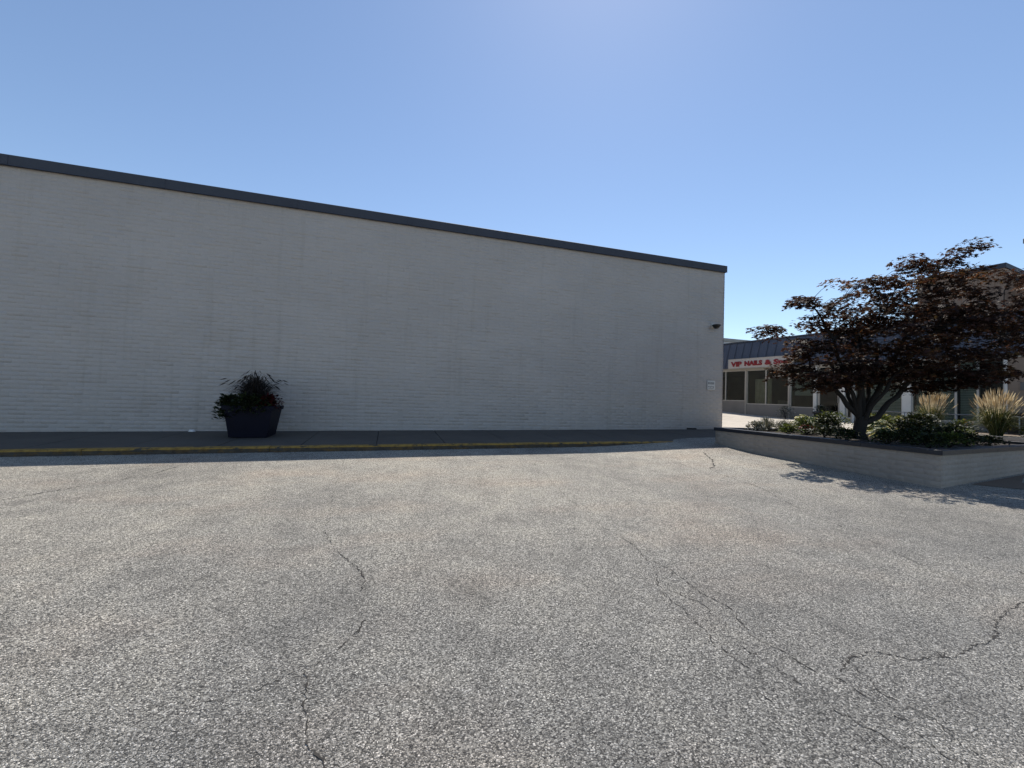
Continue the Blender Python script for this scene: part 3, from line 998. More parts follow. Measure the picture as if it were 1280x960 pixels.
for (a, b, h, ra, rb, rh, dn) in LOBES:
    tgt = ab(a, b, h - rh * 0.3)
    p, r = min(nodes, key=lambda q: (q[0] - tgt).length + max(0, q[0].z - tgt.z) * 1.2 + (0.5 if q[1] < 0.012 else 0))
    L = (tgt - p).length
    if L < 0.1: continue
    nodes += limb(p, tgt, min(r * 0.8, 0.018 + 0.011 * L), 0.010, max(3, int(L / 0.22)), 0.08 * L, 0.05, 6)

spr = []
for (a, b, h, ra, rb, rh, dn) in LOBES:
    vol = (ra * rb * rh) ** 0.62
    n = max(6, int(33 * dn * vol))
    for i in range(n):
        v = Vector((rng.gauss(0, 1), rng.gauss(0, 1), rng.gauss(0, 1))).normalized() * (rng.random() ** 0.42)
        spr.append((ab(a + v.x * ra, b + v.y * rb, h + v.z * rh), ab(a, b, h)))
V_, F_, T_, o_ = [], [], [], 0
for (p, c) in spr:
    q, r = min(nodes, key=lambda z: (z[0] - p).length)
    d = p - q
    if d.length > 0.05:
        mid = q.lerp(p, 0.5) + Vector((rng.uniform(-.03, .03), rng.uniform(-.03, .03), 0.10 * d.length))
        wood.tube([q, mid, p], [min(r, 0.008), 0.0055, 0.003], 4, False)
    out = Vector((p.x - fork.x, p.y - fork.y, 0)); out = out.normalized() if out.length > 0.1 else Vector((1, 0, 0))
    R = rng.uniform(0.17, 0.36)
    n = int(rng.uniform(42, 62) * (R / 0.27) ** 1.2)
    th = nrng.uniform(0, 2 * math.pi, n); rr = R * np.sqrt(nrng.uniform(0, 1, n))
    X = rr * np.cos(th); Y = rr * np.sin(th)
    tx, ty = rng.uniform(-0.25, 0.25), rng.uniform(-0.25, 0.25)
    Z = X * tx + Y * ty - 0.35 * (rr ** 2) / R + nrng.normal(0, 0.022, n)
    P = np.stack([X, Y, Z], axis=1) + np.array(p)
    D = np.stack([np.cos(th), np.sin(th), nrng.uniform(-0.75, 0.15, n)], axis=1) + rand_unit(n) * 0.5
    Lf = nrng.uniform(0.048, 0.088, n)
    base_t = clamp(rng.gauss(0.42, 0.2), 0, 1)
    V, F, T = leaves_np(P, D, rand_unit(n) * 0.45 + [0, 0, 1], Lf, Lf * 0.36, 5, np.clip(base_t + nrng.normal(0, 0.17, n), 0, 1), 0.10)
    V_.append(V); F_.append(F + o_); T_.append(T); o_ += len(V)
np_mesh('crown', np.concatenate(V_), np.concatenate(F_), M['maple'], tree, np.concatenate(T_))
wood.build('trunk', M['bark'], tree, True)

# ------------------------------------------------------------------ plants in the planter
SZ = 0.84


def lavender(loc, r, h, n, label):
    root = empty('lavender', loc)
    tag(root, label, 'plant', 'silvery plants at the planter end')
    th = nrng.uniform(0, 6.283, n); q = nrng.uniform(0, 1, n)
    R0 = np.stack([0.1 * np.cos(th) * q, 0.1 * np.sin(th) * q, np.zeros(n)], axis=1)
    T = np.stack([r * q * np.cos(th), r * q * np.sin(th), h * nrng.uniform(0.5, 1.05, n) * (1 - 0.4 * q ** 2)], axis=1)
    Mi = (R0 + T) / 2; Mi[:, 2] *= 1.2
    V, F, Tt = blade_mesh(R0, T, Mi, nrng.uniform(0.008, 0.014, n), nrng.uniform(0, 1, n))
    np_mesh('stalks', V, F, M['silver'], root, Tt)
    m = n * 5
    i = nrng.integers(0, n, m); t = nrng.uniform(0.25, 0.9, m)[:, None]
    P = (1 - t) ** 2 * R0[i] + 2 * t * (1 - t) * Mi[i] + t ** 2 * T[i]
    V, F, Tt = leaves_np(P, rand_unit(m) + [0, 0, 0.4], rand_unit(m), nrng.uniform(0.03, 0.07, m), nrng.uniform(0.010, 0.02, m), 1)
    np_mesh('foliage', V, F, M['silver'], root, Tt)


lavender((10.0, 8.85, SZ), 0.42, 0.40, 150, 'spiky silver grey plant at the planter corner near the white building')
lavender((10.55, 8.80, SZ), 0.38, 0.36, 140, 'silver grey plant between the corner spikes and the striped hosta')
hosta((10.95, 8.45, SZ), 0.52, 0.42, 130, 'cream edged hosta beside the silver grey plants')
hosta((11.75, 7.30, SZ), 0.50, 0.44, 120, 'cream edged hosta just right of the maple trunk')
hosta((11.25, 6.75, SZ), 0.36, 0.28, 70, 'low cream edged hosta at the foot of the maple trunk')
mound('begonia', 'small clump of red flowers at the planter rim before the hosta', (10.05, 7.75, SZ), 0.2, 0.2, 150, 0.06, M['deep'], flower=(M['redflower'], 70, 0.035))
mound('low_shrub', 'dark green shrub left of the maple trunk', (10.75, 7.75, SZ), 0.42, 0.40, 900, 0.075, M['deep'])
mound('low_shrub', 'dark leafy shrub behind the maple trunk, beside the hosta', (11.55, 8.35, SZ), 0.46, 0.46, 900, 0.07, M['deep'])
mound('low_shrub', 'grey green shrub between hosta and maple trunk', (10.35, 8.05, SZ), 0.36, 0.34, 600, 0.06, M['green'])
mound('low_shrub', 'dark shrub filling the planter right of the low hosta', (11.75, 6.55, SZ), 0.52, 0.42, 1100, 0.075, M['deep'])
mound('low_shrub', 'dark shrub under the first straw coloured grass', (12.6, 6.9, SZ), 0.55, 0.55, 1300, 0.075, M['deep'])
mound('low_shrub', 'dark trailing shrub at the front corner of the planter', (11.85, 5.95, SZ), 0.42, 0.30, 800, 0.065, M['deep'])
mound('low_shrub', 'deep green shrub with grassy leaves near the front rim', (12.6, 6.1, SZ), 0.36, 0.26, 600, 0.07, M['green'], wide=0.25)
mound('low_shrub', 'yellow green shrub behind the hosta right of the trunk', (12.9, 8.0, SZ), 0.55, 0.50, 1100, 0.06, M['yellowgreen'])
mound('low_shrub', 'dark spreading shrub at the right end of the front rim', (13.3, 6.5, SZ), 0.5, 0.34, 900, 0.07, M['deep'])
mound('low_shrub', 'grey green shrub in the middle of the planter right of the trunk', (12.4, 7.6, SZ), 0.5, 0.48, 1000, 0.065, M['green'])
mound('low_shrub', 'dense dark shrub against the front rim below the hosta', (10.95, 5.95, SZ), 0.45, 0.26, 800, 0.065, M['deep'])
mound('low_shrub', 'low dark ground shrub at the rim left of the trunk', (9.75, 7.1, SZ), 0.36, 0.22, 600, 0.06, M['deep'])
mound('low_shrub', 'tall leafy green shrub behind the cream edged hosta', (12.2, 8.7, SZ), 0.55, 0.5, 1000, 0.065, M['green'])
RIM = [  # low plants hugging the rim, each with its own neighbours
    ('low dark plant at the rim between the red flowers and the trunk', 9.35, 6.35, 0.30, 0.20, 'deep'),
    ('low green plant at the rim beside the silver grey plants', 9.35, 8.55, 0.28, 0.22, 'silver'),
    ('low green plant spilling to the rim below the cream edged hosta', 9.45, 7.75, 0.30, 0.20, 'green'),
    ('low dark plant at the rim straight before the maple trunk', 9.5, 5.7, 0.34, 0.20, 'deep'),
    ('leafy dark plant at the sharp front corner of the planter', 9.75, 5.15, 0.34, 0.22, 'deep'),
    ('low green plant on the front rim right of the corner', 10.6, 5.3, 0.36, 0.22, 'green'),
    ('dark plant on the front rim below the broad straw plumed grass', 11.6, 5.5, 0.36, 0.20, 'deep'),
    ('small dark plant near the right end of the front rim', 12.6, 5.65, 0.32, 0.14, 'deep'),
    ('dark mat of leaves under the maple behind the front corner', 10.4, 5.9, 0.42, 0.24, 'deep'),
]
for (lab, x_, y_, r_, h_, mk) in RIM:
    mound('low_plant', lab, (x_, y_, SZ - 0.01), r_, h_, 620, 0.055, M[mk], group='low plants along the planter rim')
mound('low_shrub', 'bright green shrub along the back rim of the planter', (13.7, 8.3, SZ), 0.55, 0.45, 1000, 0.06, M['green'])

# ------------------------------------------------------------------ paved level in front of the shops
FD = Vector((0.151, -0.989, 0))                # along the shop front, towards the street
FN = Vector((-0.989, -0.151, 0))               # out of the shop front
FO = Vector((19.113, 17.626, 0))               # reference point on the shop front


def sf(u, out=0.0, z=0.0):
    p = FO + FD * u + FN * out
    return Vector((p.x, p.y, z))


def facade_base(u): return clamp(1.006 - 0.05 * u, 0.93, 1.30)


def plaza_z(x, y):
    u = (Vector((x, y, 0)) - FO).dot(FD)
    w = sstep((x - 12.0) / 6.6)
    return (1 - w) * walk_z(x, min(y, 26)) + w * facade_base(u)


xs = [12.0 + 0.6 * i for i in range(18)]
ys = [9.44 + 0.6 * i for i in range(18)] + [22, 25, 29, 34, 40]
plaza = grid_sheet('walkway', xs, ys, plaza_z, M['walk'])
tag(plaza, 'pale concrete walkway between the white building and the shops', 'walkway', kind='structure')
xs = [14.78 + 0.62 * i for i in range(12)]
ys = [1.0 + 0.6 * i for i in range(14)] + [9.438]
plaza2 = grid_sheet('path', xs, ys, lambda x, y: 0.55 + 0.05 * clamp((y - 5) / 4.4, 0, 1) if x < 16.9 else plaza_z(x, y) - 0.06, M['tan_walk'])
tag(plaza2, 'shaded path between the planters', 'path', kind='structure')
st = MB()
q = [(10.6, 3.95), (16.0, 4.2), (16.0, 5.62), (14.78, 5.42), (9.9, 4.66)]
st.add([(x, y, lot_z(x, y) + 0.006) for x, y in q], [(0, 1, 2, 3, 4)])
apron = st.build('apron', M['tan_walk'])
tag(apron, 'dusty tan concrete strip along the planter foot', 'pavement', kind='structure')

# second, farther planter with straw coloured grasses
back = empty('long_planter')
tag(back, 'long low planter before the shops with straw coloured grasses', 'planter')
BP = [(16.85, 4.2), (18.15, 4.4), (17.55, 10.4), (16.6, 10.4)]
bi = offset_poly(BP, 0.18)
for i in range(4):
    j = (i + 1) % 4
    for kk in range(3):
        t0, t1 = kk / 3 + 0.001, (kk + 1) / 3 - 0.001
        lp = lambda A, B, t: (A[0] + (B[0] - A[0]) * t, A[1] + (B[1] - A[1]) * t)
        q = [lp(BP[i], BP[j], t0), lp(BP[i], BP[j], t1), lp(bi[i], bi[j], t1), lp(bi[i], bi[j], t0)]
        c = MB(); c.hexa([(p[0], p[1], 0.79) for p in q] + [(p[0], p[1], 0.88) for p in q])
        c.build('cap_stone', M['walk'], back)
    q = [offset_poly(BP, 0.02)[i], offset_poly(BP, 0.02)[j], offset_poly(BP, 0.16)[j], offset_poly(BP, 0.16)[i]]
    c = MB(); c.hexa([(p[0], p[1], 0.2) for p in q] + [(p[0], p[1], 0.79) for p in q])
    c.build('wall', M['tan_wall'], back)
q = offset_poly(BP, 0.15)
mesh_obj('soil', [(p[0], p[1], 0.83) for p in q], [(0, 1, 2, 3)], M['soil'], back)

feather_grass((16.95, 8.95, 0.83), 1.38, 0.36, 700, 150, 'straw plumed grass clump leaning right, nearer the maple trunk', (0.10, -0.03))
feather_grass((17.35, 7.60, 0.83), 1.42, 0.46, 900, 200, 'broad straw plumed grass clump before the tan wall end', (0.02, 0.0))
mound('low_shrub', 'green shrub with a few orange flowers between the straw plumed grasses', (17.2, 8.30, 0.83), 0.38, 0.42, 700, 0.06, M['green'], flower=(M['orange'], 9, 0.045))
mound('low_shrub', 'yellow green shrub beside the first straw plumed grass', (17.0, 9.75, 0.83), 0.42, 0.45, 800, 0.06, M['yellowgreen'])
mound('low_shrub', 'leafy green clump at the foot of the broad straw plumed grass', (17.45, 6.9, 0.83), 0.42, 0.36, 700, 0.08, M['green'], wide=0.3)

# ------------------------------------------------------------------ shops with mansard roof
shop = empty('shop_building')
tag(shop, 'low shop building with slate blue mansard roof and large windows', 'building')
U0, U1 = -13.0, 15.0
HEAD, BAND = 3.48, 3.585


def fbox(mb, u0, u1, o0, o1, z0, z1):
    """box on the shop front: u along, o outwards"""
    P = [sf(u0, o1), sf(u1, o1), sf(u1, o0), sf(u0, o0)]
    mb.hexa([(p.x, p.y, z0) for p in P] + [(p.x, p.y, z1) for p in P])


def fpart(name, mat, parent, *boxes):
    mb = MB()
    for b in boxes: fbox(mb, *b)
    return mb.build(name, mat, parent)


def far_z(u): return facade_base(u) - 0.15


# header band and soffit
fpart('header', M['beige'], shop, (U0, U1, -0.20, 0.05, HEAD, BAND))
# sill walls
fpart('sill_wall', M['panel'], shop, (U0, -0.60, -0.14, 0.0, 0.6, 1.755))
fpart('sill_wall', M['panel'], shop, (-0.55, 1.73, -0.14, 0.0, 0.6, 1.597))
fpart('sill_wall', M['panel'], shop, (1.80, 2.90, -0.14, -0.02, 0.6, 1.50))
fpart('pier', M['beige'], shop, (-0.60, -0.525, -0.16, 0.03, 0.6, HEAD))
fpart('pier', M['beige'], shop, (1.73, 1.80, -0.16, 0.03, 0.6, HEAD))
fpart('post', M['white_trim'], shop, (2.90, 3.04, -0.16, 0.05, 0.6, HEAD))
fpart('post', M['white_trim'], shop, (4.01, 4.20, -0.16, 0.05, 0.6, HEAD))
fpart('post', M['white_trim'], shop, (4.49, 4.56, -0.16, 0.05, 0.6, HEAD))
fpart('post', M['white_trim'], shop, (6.21, 6.49, -0.16, 0.05, 0.6, HEAD))
fpart('post', M['white_trim'], shop, (8.97, 9.04, -0.16, 0.05, 0.6, HEAD))
fpart('wall', M['tan_wall'], shop, (9.04, U1, -0.20, 0.02, 0.6, HEAD))
fpart('wall_box', M['plate_dark'], shop, (9.33, 9.45, 0.02, 0.06, 2.35, 2.62))
# low sills of the right-hand windows
fpart('sill_wall', M['panel'], shop, (4.56, 6.21, -0.14, 0.0, 0.6, 1.18))
fpart('sill_wall', M['panel'], shop, (6.49, 8.97, -0.14, 0.0, 0.6, 1.18))


def window(u0, u1, z0, z1, mull=(), frame=0.045, extra=None):
    w = fpart('window', M['alu'], shop,
              (u0, u1, -0.11, -0.015, z0, z0 + frame), (u0, u1, -0.11, -0.015, z1 - frame, z1),
              (u0, u0 + frame, -0.112, -0.013, z0 + frame, z1 - frame), (u1 - frame, u1, -0.112, -0.013, z0 + frame, z1 - frame))
    cuts = [u0 + frame] + sorted(mull) + [u1 - frame]
    for m in mull:
        fpart('mullion', M['alu'], w, (m - 0.03, m + 0.03, -0.108, -0.010, z0 + frame, z1 - frame))
    for i in range(len(cuts) - 1):
        a = cuts[i] + (0.03 if i else 0); b = cuts[i + 1] - (0.03 if i < len(cuts) - 2 else 0)
        P = [sf(a, -0.06), sf(b, -0.06)]
        # each pane sits a hair out of true
        t = rng.uniform(-0.004, 0.004)
        P2 = [sf(a, -0.06 + t), sf(b, -0.06 + t)]
        mesh_obj('pane', [(P[0].x, P[0].y, z0 + frame), (P[1].x, P[1].y, z0 + frame), (P2[1].x, P2[1].y, z1 - frame), (P2[0].x, P2[0].y, z1 - frame)], [(0, 1, 2, 3)], M['glass'], w)
    return w


window(-4.6, -0.60, 1.755, HEAD, (-3.1, -1.83))
window(-12.8, -4.7, 1.755, HEAD, (-10.2, -7.5))
window(-0.525, 1.73, 1.597, HEAD, (0.55,))
window(1.80, 2.90, 1.50, HEAD)
window(4.56, 6.21, 1.18, HEAD)
window(6.49, 8.97, 1.18, HEAD, (7.75, 8.32))


def door(u0, u1, z0):
    d = fpart('door', M['alu'], shop, (u0, u0 + 0.08, -0.11, -0.03, z0, HEAD), (u1 - 0.08, u1, -0.11, -0.03, z0, HEAD),
              (u0 + 0.08, u1 - 0.08, -0.108, -0.032, z0, z0 + 0.22), (u0 + 0.08, u1 - 0.08, -0.108, -0.032, 3.02, 3.09), (u0 + 0.08, u1 - 0.08, -0.108, -0.032, HEAD - 0.05, HEAD))
    for (za, zb) in ((z0 + 0.22, 3.02), (3.09, HEAD - 0.05)):
        P = [sf(u0 + 0.08, -0.07), sf(u1 - 0.08, -0.07)]
        mesh_obj('pane', [(P[0].x, P[0].y, za), (P[1].x, P[1].y, za), (P[1].x, P[1].y, zb), (P[0].x, P[0].y, zb)], [(0, 1, 2, 3)], M['glass'], d)
    fpart('handle', M['rail'], d, (u1 - 0.075, u1 - 0.045, -0.03, 0.03, z0 + 0.85, z0 + 1.25))


door(3.06, 3.99, 0.93)
door(4.21, 4.48, 0.93)

# rooms behind the glass
room = MB()
fbox(room, U0, 9.0, -4.2, -4.1, 0.6, 3.6)
fbox(room, U0, 9.0, -4.1, -0.21, 3.485, 3.58)
fbox(room, U0, 9.0, -4.1, -0.2, 0.55, 0.9)
fbox(room, 9.04, 9.14, -4.1, -0.21, 0.9, 3.48)
fbox(room, U0 - 0.1, U0, -4.1, -0.2, 0.9, 3.48)
room.build('room', M['int_dark'], shop)
for ua, ub in ((-0.62, -0.54), (1.74, 1.80), (4.3, 4.36)):
    fpart('partition', M['int_wall'], shop, (ua, ub, -4.0, -0.22, 0.9, 3.48))
dr = MB()                                     # folded drapes behind the second window
vs, fs = [], []
nf = 56
for i in range(nf + 1):
    u = -0.40 + 0.92 * i / nf
    p = sf(u, -0.55 - 0.05 * math.sin(i * 1.15) - 0.02 * math.sin(i * 0.41))
    vs += [(p.x, p.y, 1.2), (p.x, p.y, 3.0)]
for i in range(nf):
    fs.append((2 * i, 2 * i + 2, 2 * i + 3, 2 * i + 1))
mesh_obj('drape', vs, fs, M['curtain'], shop, True)
fpart('counter', M['int_wall'], shop, (0.65, 1.6, -1.5, -0.9, 0.9, 1.85))


def blinds(u0, u1, z0, z1, out=-0.24):
    z = z1
    mesh = None
    while z > z0:
        P = [sf(u0, out), sf(u1, out), sf(u1, out - 0.035), sf(u0, out - 0.035)]
        vs = [(P[0].x, P[0].y, z - 0.05), (P[1].x, P[1].y, z - 0.05), (P[2].x, P[2].y, z), (P[3].x, P[3].y, z)]
        mesh_obj('blind_slat', vs, [(0, 1, 2, 3)], M['blind'], shop)
        z -= 0.062


blinds(4.62, 6.15, 1.25, 3.40)
blinds(6.55, 7.70, 1.25, 3.40)
blinds(7.80, 8.28, 1.25, 3.40)
blinds(1.88, 2.84, 2.15, 3.40)

# mansard: separate standing seam pans
MZ0, MZ1, MS = BAND + 0.004, 5.10, 0.36
roof = fpart('mansard_roof', M['coping'], shop, (U0, U1, -1.2, -MS - 0.02, MZ0, MZ1 - 0.03))
fpart('roof_trim', M['coping'], roof, (U0 - 0.05, U1, -MS - 0.12, -MS + 0.05, MZ1 - 0.02, MZ1 + 0.06))
fpart('roof_trim', M['mansard'], roof, (U0 - 0.05, U1, -0.1, 0.10, MZ0 + 0.002, MZ0 + 0.045))
PAN = 0.46
u = -1.84 - PAN * 24
pan_me = None
while u < U1 - PAN:
    mb = MB()
    a, b = u + 0.004, u + PAN - 0.004
    def mp(uu, t, out): # t 0 bottom .. 1 top
        p = sf(uu, 0.07 - (MS + 0.05) * t + out); return (p.x, p.y, MZ0 + 0.045 + (MZ1 - 0.03 - MZ0 - 0.045) * t)
    prof = [(a, 0.0), (a, 0.042), (a + 0.022, 0.042), (a + 0.022, 0.004), (a + 0.16, 0.004), (a + 0.17, 0.010), (a + 0.18, 0.004),
            (a + 0.29, 0.004), (a + 0.30, 0.010), (a + 0.31, 0.004), (b, 0.004), (b, 0.0)]
    vs = [mp(uu, t, oo) for t in (0, 1) for (uu, oo) in prof]
    m = len(prof)
    fs = [(j, j + 1, m + j + 1, m + j) for j in range(m - 1)] + [tuple(range(m)), tuple(range(2 * m - 1, m - 1, -1))]
    mb.add(vs, fs)
    mb.build('roof_pan', M['mansard'], roof)
    u += PAN
# flat roof + back mass
fpart('roof_deck', M['coping'], shop, (U0, U1, -14.0, -1.2, 4.6, 4.9))
fpart('back_wall', M['tan_wall'], shop, (U0, U1, -14.0, -4.25, 0.5, 4.6))

# sign
sign = empty('shop_sign')
tag(sign, 'white sign with red lettering on the mansard roof, half behind maple leaves', 'sign')
fpart('panel', M['sign'], sign, (-1.49, 2.02, 0.13, 0.20, 3.60, 4.09))
fpart('frame', M['alu'], sign, (-1.52, 2.05, 0.125, 0.215, 3.575, 3.60), (-1.52, 2.05, 0.125, 0.215, 4.09, 4.115), (-1.52, -1.49, 0.125, 0.215, 3.60, 4.09), (2.02, 2.05, 0.125, 0.215, 3.60, 4.09))


def text_mesh(name, body, size, u0, z0, out, mat, parent, extrude=0.012, bold=0.012, width=None):
    cu = bpy.data.curves.new(name, 'FONT')
    cu.body = body; cu.size = size; cu.extrude = extrude; cu.offset = bold
    cu.resolution_u = 3
    tmp = bpy.data.objects.new(name + '_tmp', cu)
    COL.objects.link(tmp)
    dg = bpy.context.evaluated_depsgraph_get()
    me = bpy.data.meshes.new_from_object(tmp.evaluated_get(dg))
    COL.objects.unlink(tmp); bpy.data.objects.remove(tmp); bpy.data.curves.remove(cu)
    xs_ = [v.co.x for v in me.vertices]
    sx = width / (max(xs_) - min(xs_)) if width else 1.0
    mn = min(xs_)
    for v in me.vertices:
        p = sf(u0 + (v.co.x - mn) * sx, out + v.co.z)
        v.co = (p.x, p.y, z0 + v.co.y)
    me.materials.clear(); me.materials.append(mat)
    me.name = name
    return link(bpy.data.objects.new(name, me), parent)


text_mesh('lettering', 'VIP', 0.36, -1.34, 3.70, 0.217, M['red'], sign, 0.014, 0.016, 0.66)
text_mesh('lettering', 'NAILS', 0.34, -0.52, 3.715, 0.217, M['red'], sign, 0.014, 0.018, 1.0)
text_mesh('lettering', '& Spa', 0.34, 0.62, 3.715, 0.217, M['red'], sign, 0.014, 0.016, 1.2)

# brown upper block behind the mansard
up = empty('brown_building')
tag(up, 'brown stucco building with dark roof trim rising behind the mansard roof', 'building')
fpart('wall', M['brown'], up, (5.2, 7.95, -10.0, -4.0, 4.5, 7.6))
fpart('roof_trim', M['coping'], up, (5.15, 8.0, -10.05, -3.95, 7.6, 7.80))
mb = MB()
for i in range(3):
    fbox(mb, 6.6 + i * 0.5, 6.66 + i * 0.5, -4.0, -3.97, 4.9, 7.598)
mb.build('rib', M['brown'], up)
fpart('wing', M['brown'], up, (7.952, 13.0, -10.0, -5.0, 4.5, 7.2))
fpart('roof_trim', M['coping'], up, (8.0, 13.05, -10.05, -4.95, 7.2, 7.4))

# pale building far behind
far = empty('pale_building')
tag(far, 'pale flat roofed building glimpsed beyond the mansard roof', 'building')
mb = MB(); mb.box(14, 60, 27.4, 45, 0.4, 6.75); mb.build('wall', M['far'], far)
mb = MB(); mb.box(13.9, 60.1, 27.3, 45.1, 6.75, 7.0); mb.build('roof_trim', M['walk'], far)

# handrail in front of the windows
rail = empty('handrail')
tag(rail, 'thin grey metal handrail between the planter shrubs and the shop windows', 'handrail')
for z in (1.46, 1.16):
    mb = MB()
    mb.tube([sf(5.15, 0.85, z + 0.012), sf(6.9, 0.85, z), sf(9.6, 0.85, z - 0.02)], 0.017 if z > 1.3 else 0.012, 8)
    mb.build('rail', M['rail'], rail, True)
for u in (5.17, 6.6, 8.05, 9.5):
    mb = MB()
    mb.tube([sf(u, 0.85, 0.80), sf(u, 0.85, 1.47)], 0.026 if u < 5.5 else 0.018, 8)
    mb.build('post', M['beige'] if u < 5.5 else M['rail'], rail, True)

# dark litter bin by the tan wall
bin_ = empty('litter_bin', sf(9.35, 0.45, 0.90))
tag(bin_, 'dark litter bin standing against the tan wall end of the shops', 'bin')
mb = MB(); mb.bbox(-0.24, 0.24, -0.24, 0.24, 0.0, 0.62, 0.02); mb.build('body', M['black'], bin_)
mb = MB(); mb.bbox(-0.26, 0.26, -0.26, 0.26, 0.622, 0.70, 0.02); mb.build('lid', M['bronze'], bin_)

# flowers by the shop door
mound('flower_bush', 'bushy plant with white flowers before the shop window', tuple(sf(2.05, 0.75, 0.93)), 0.45, 0.55, 700, 0.06, M['silver'], flower=(M['whiteflower'], 38, 0.06))


def round_pot(name, label, loc, r, h, mat):
    root = empty(name, loc); tag(root, label, 'flower pot')
    prof = [(r * 0.7, 0), (r * 0.95, h * 0.75), (r * 1.08, h * 0.8), (r * 1.08, h), (r * 0.92, h), (r * 0.9, h * 0.85), (0.0, h * 0.85)]
    seg, vs, fs = 16, [], []
    for (q, z) in prof:
        for i in range(seg):
            t = 2 * math.pi * i / seg; vs.append((q * math.cos(t), q * math.sin(t), z))
    for j in range(len(prof) - 1):
        for i in range(seg):
            i2 = (i + 1) % seg; fs.append((j * seg + i, j * seg + i2, (j + 1) * seg + i2, (j + 1) * seg + i))
    fs.append(tuple(range(seg - 1, -1, -1)))
    mesh_obj('pot', vs, fs, mat, root, True)
    return root


pz = facade_base(3.4)
round_pot('flower_pot', 'dark round flower pot beside the shop door', tuple(sf(3.45, 0.5, pz)), 0.28, 0.42, M['black'])
mound('potted_flowers', 'pale flowers growing in the dark pot by the shop door', tuple(sf(3.45, 0.5, pz + 0.36)), 0.3, 0.3, 320, 0.06, M['deep'], flower=(M['whiteflower'], 16, 0.05))

# light pole by the far planter
pole = empty('light_pole', (18.35, 7.30, 0.85))
tag(pole, 'dark square light pole standing behind the broad straw plumed grass', 'lamp post')
mb = MB(); mb.bbox(-0.075, 0.075, -0.075, 0.075, 0.0, 5.9, 0.012); mb.build('shaft', M['bronze'], pole)
mb = MB(); mb.bbox(-0.16, 0.16, -0.16, 0.16, 0.0, 0.06, 0.015); mb.build('base_plate', M['bronze'], pole)
mb = MB(); mb.bbox(0.02, 0.75, -0.17, 0.17, 5.905, 6.07, 0.03); mb.build('lamp_head', M['bronze'], pole)

# ------------------------------------------------------------------ big tapered planter on the sidewalk
PX, PY = -3.10, 11.45
pz = walk_z(PX, PY) + 0.004
pot = empty('square_planter', (PX, PY, pz))
tag(pot, 'large dark blue tapered square planter on the sidewalk', 'planter')
h, b0, b1, th = 0.74, 0.395, 0.50, 0.06


def sq(r, z): return [(-r, -r, z), (r, -r, z), (r, r, z), (-r, r, z)]


rings = [sq(b0, 0), sq(b1 - 0.012, h - 0.10), sq(b1 + 0.02, h - 0.095), sq(b1 + 0.028, h - 0.008), sq(b1 + 0.02, h), sq(b1 - th, h), sq(b1 - th - 0.02, h - 0.12)]
vs = [p for r in rings for p in r]
fs = [(3, 2, 1, 0)]
for j in range(len(rings) - 1):
    for i in range(4):
        i2 = (i + 1) % 4
        fs.append((j * 4 + i, j * 4 + i2, (j + 1) * 4 + i2, (j + 1) * 4 + i))
mesh_obj('box', vs, fs, M['pot'], pot)
mesh_obj('soil', sq(b1 - th - 0.015, h - 0.10), [(0, 1, 2, 3)], M['soil'], pot)

fg = empty('fountain_grass', (PX, PY, pz + h - 0.1))
tag(fg, 'dark arching fountain grass growing in the blue square planter', 'ornamental grass')
nb = 950
thb = nrng.uniform(0, 6.283, nb)
R0 = np.stack([0.13 * np.cos(thb), 0.13 * np.sin(thb), np.zeros(nb)], axis=1) * nrng.uniform(0, 1, nb)[:, None]
out = nrng.uniform(0.06, 0.66, nb); hh = nrng.uniform(0.40, 0.98, nb) * (1 - 0.35 * (out / 0.66) ** 2)
Tp = R0 + np.stack([np.cos(thb) * out, np.sin(thb) * out, hh * nrng.uniform(0.5, 0.95, nb)], axis=1)
Mi = R0 + np.stack([np.cos(thb) * out * 0.3, np.sin(thb) * out * 0.3, hh * 1.2], axis=1)
V, F, T = blade_mesh(R0, Tp, Mi, nrng.uniform(0.009, 0.015, nb), nrng.uniform(0, 1, nb))
np_mesh('blades', V, F, M['darkgrass'], fg, T)
npl = 46
thb = nrng.uniform(0, 6.283, npl)
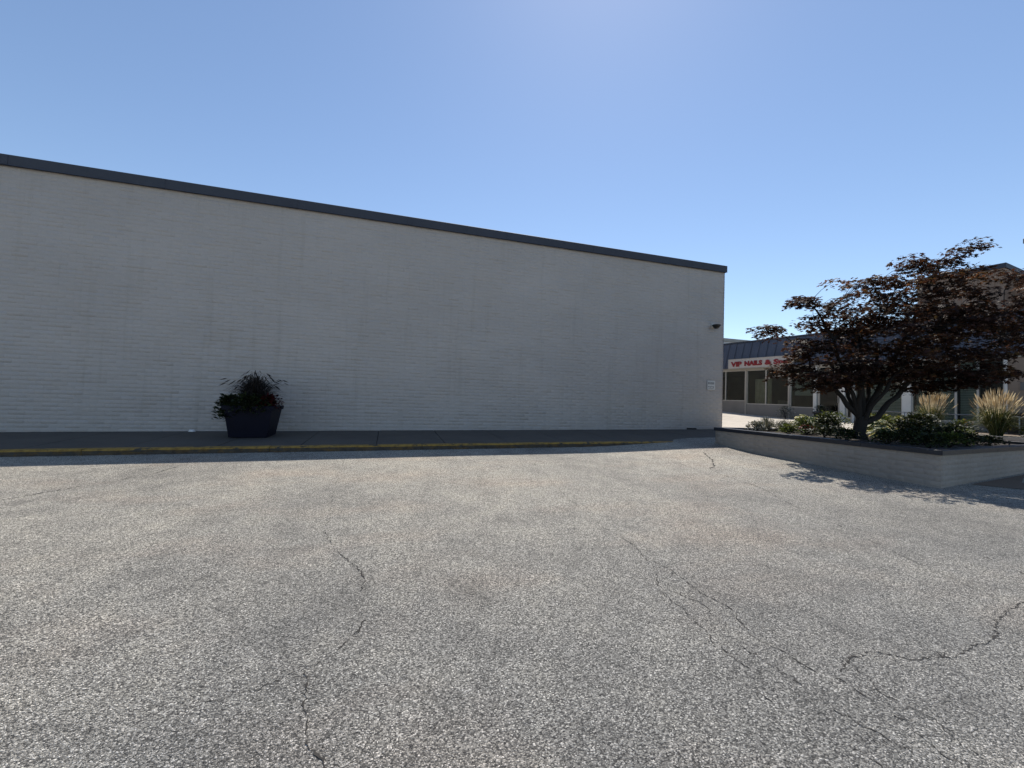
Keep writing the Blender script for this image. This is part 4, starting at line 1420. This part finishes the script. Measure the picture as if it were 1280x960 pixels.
out = nrng.uniform(0.12, 0.72, npl)
top = 1.05 - 0.55 * out
R0 = np.zeros((npl, 3))
Tp = np.stack([np.cos(thb) * out, np.sin(thb) * out * 0.7, top * nrng.uniform(0.8, 1.05, npl)], axis=1)
Mi = np.stack([np.cos(thb) * out * 0.35, np.sin(thb) * out * 0.3, top * 1.08], axis=1)
V, F, T = blade_mesh(R0, Tp, Mi, np.full(npl, 0.006), np.full(npl, 0.4))
np_mesh('stalks', V, F, M['darkgrass'], fg, T)
Vs, Fs, Ts, o = [], [], [], 0
d = Tp - Mi; d /= np.linalg.norm(d, axis=1, keepdims=True)
d[:, 2] -= 0.25
for a in range(4):
    V, F, T = leaves_np(Tp - d * 0.02, d, rand_unit(npl), nrng.uniform(0.12, 0.2, npl), np.full(npl, 0.028), 1)
    Vs.append(V); Fs.append(F + o); Ts.append(T); o += len(V)
np_mesh('plumes', np.concatenate(Vs), np.concatenate(Fs), M['darkgrass'], fg, np.concatenate(Ts))
mound('trailing_plant', 'dark green plant spilling over the left rim of the blue square planter', (PX - 0.42, PY - 0.30, pz + h - 0.38), 0.28, 0.54, 1100, 0.10, M['deep'])
mound('trailing_plant', 'dark green trailing leaves along the front rim of the blue square planter', (PX + 0.02, PY - 0.40, pz + h - 0.20), 0.42, 0.40, 1000, 0.09, M['deep'])
mound('begonia', 'deep red flowers over the right rim of the blue square planter', (PX + 0.34, PY - 0.22, pz + h - 0.14), 0.33, 0.34, 700, 0.08, M['darkred'])

# scrap of litter at the wall foot
lt = MB()
lt.hexa([(-4.78, 12.33, 0), (-4.66, 12.31, 0.004), (-4.64, 12.39, 0), (-4.76, 12.41, 0.003), (-4.76, 12.34, 0.06), (-4.70, 12.33, 0.035), (-4.68, 12.38, 0.05), (-4.75, 12.39, 0.028)])
lt.v = [(a, b, c_ + walk_z(-4.7, 12.36) + 0.004) for (a, b, c_) in lt.v]
lt = lt.build('litter', M['litter'])
tag(lt, 'scrap of white litter at the foot of the white wall', 'litter')
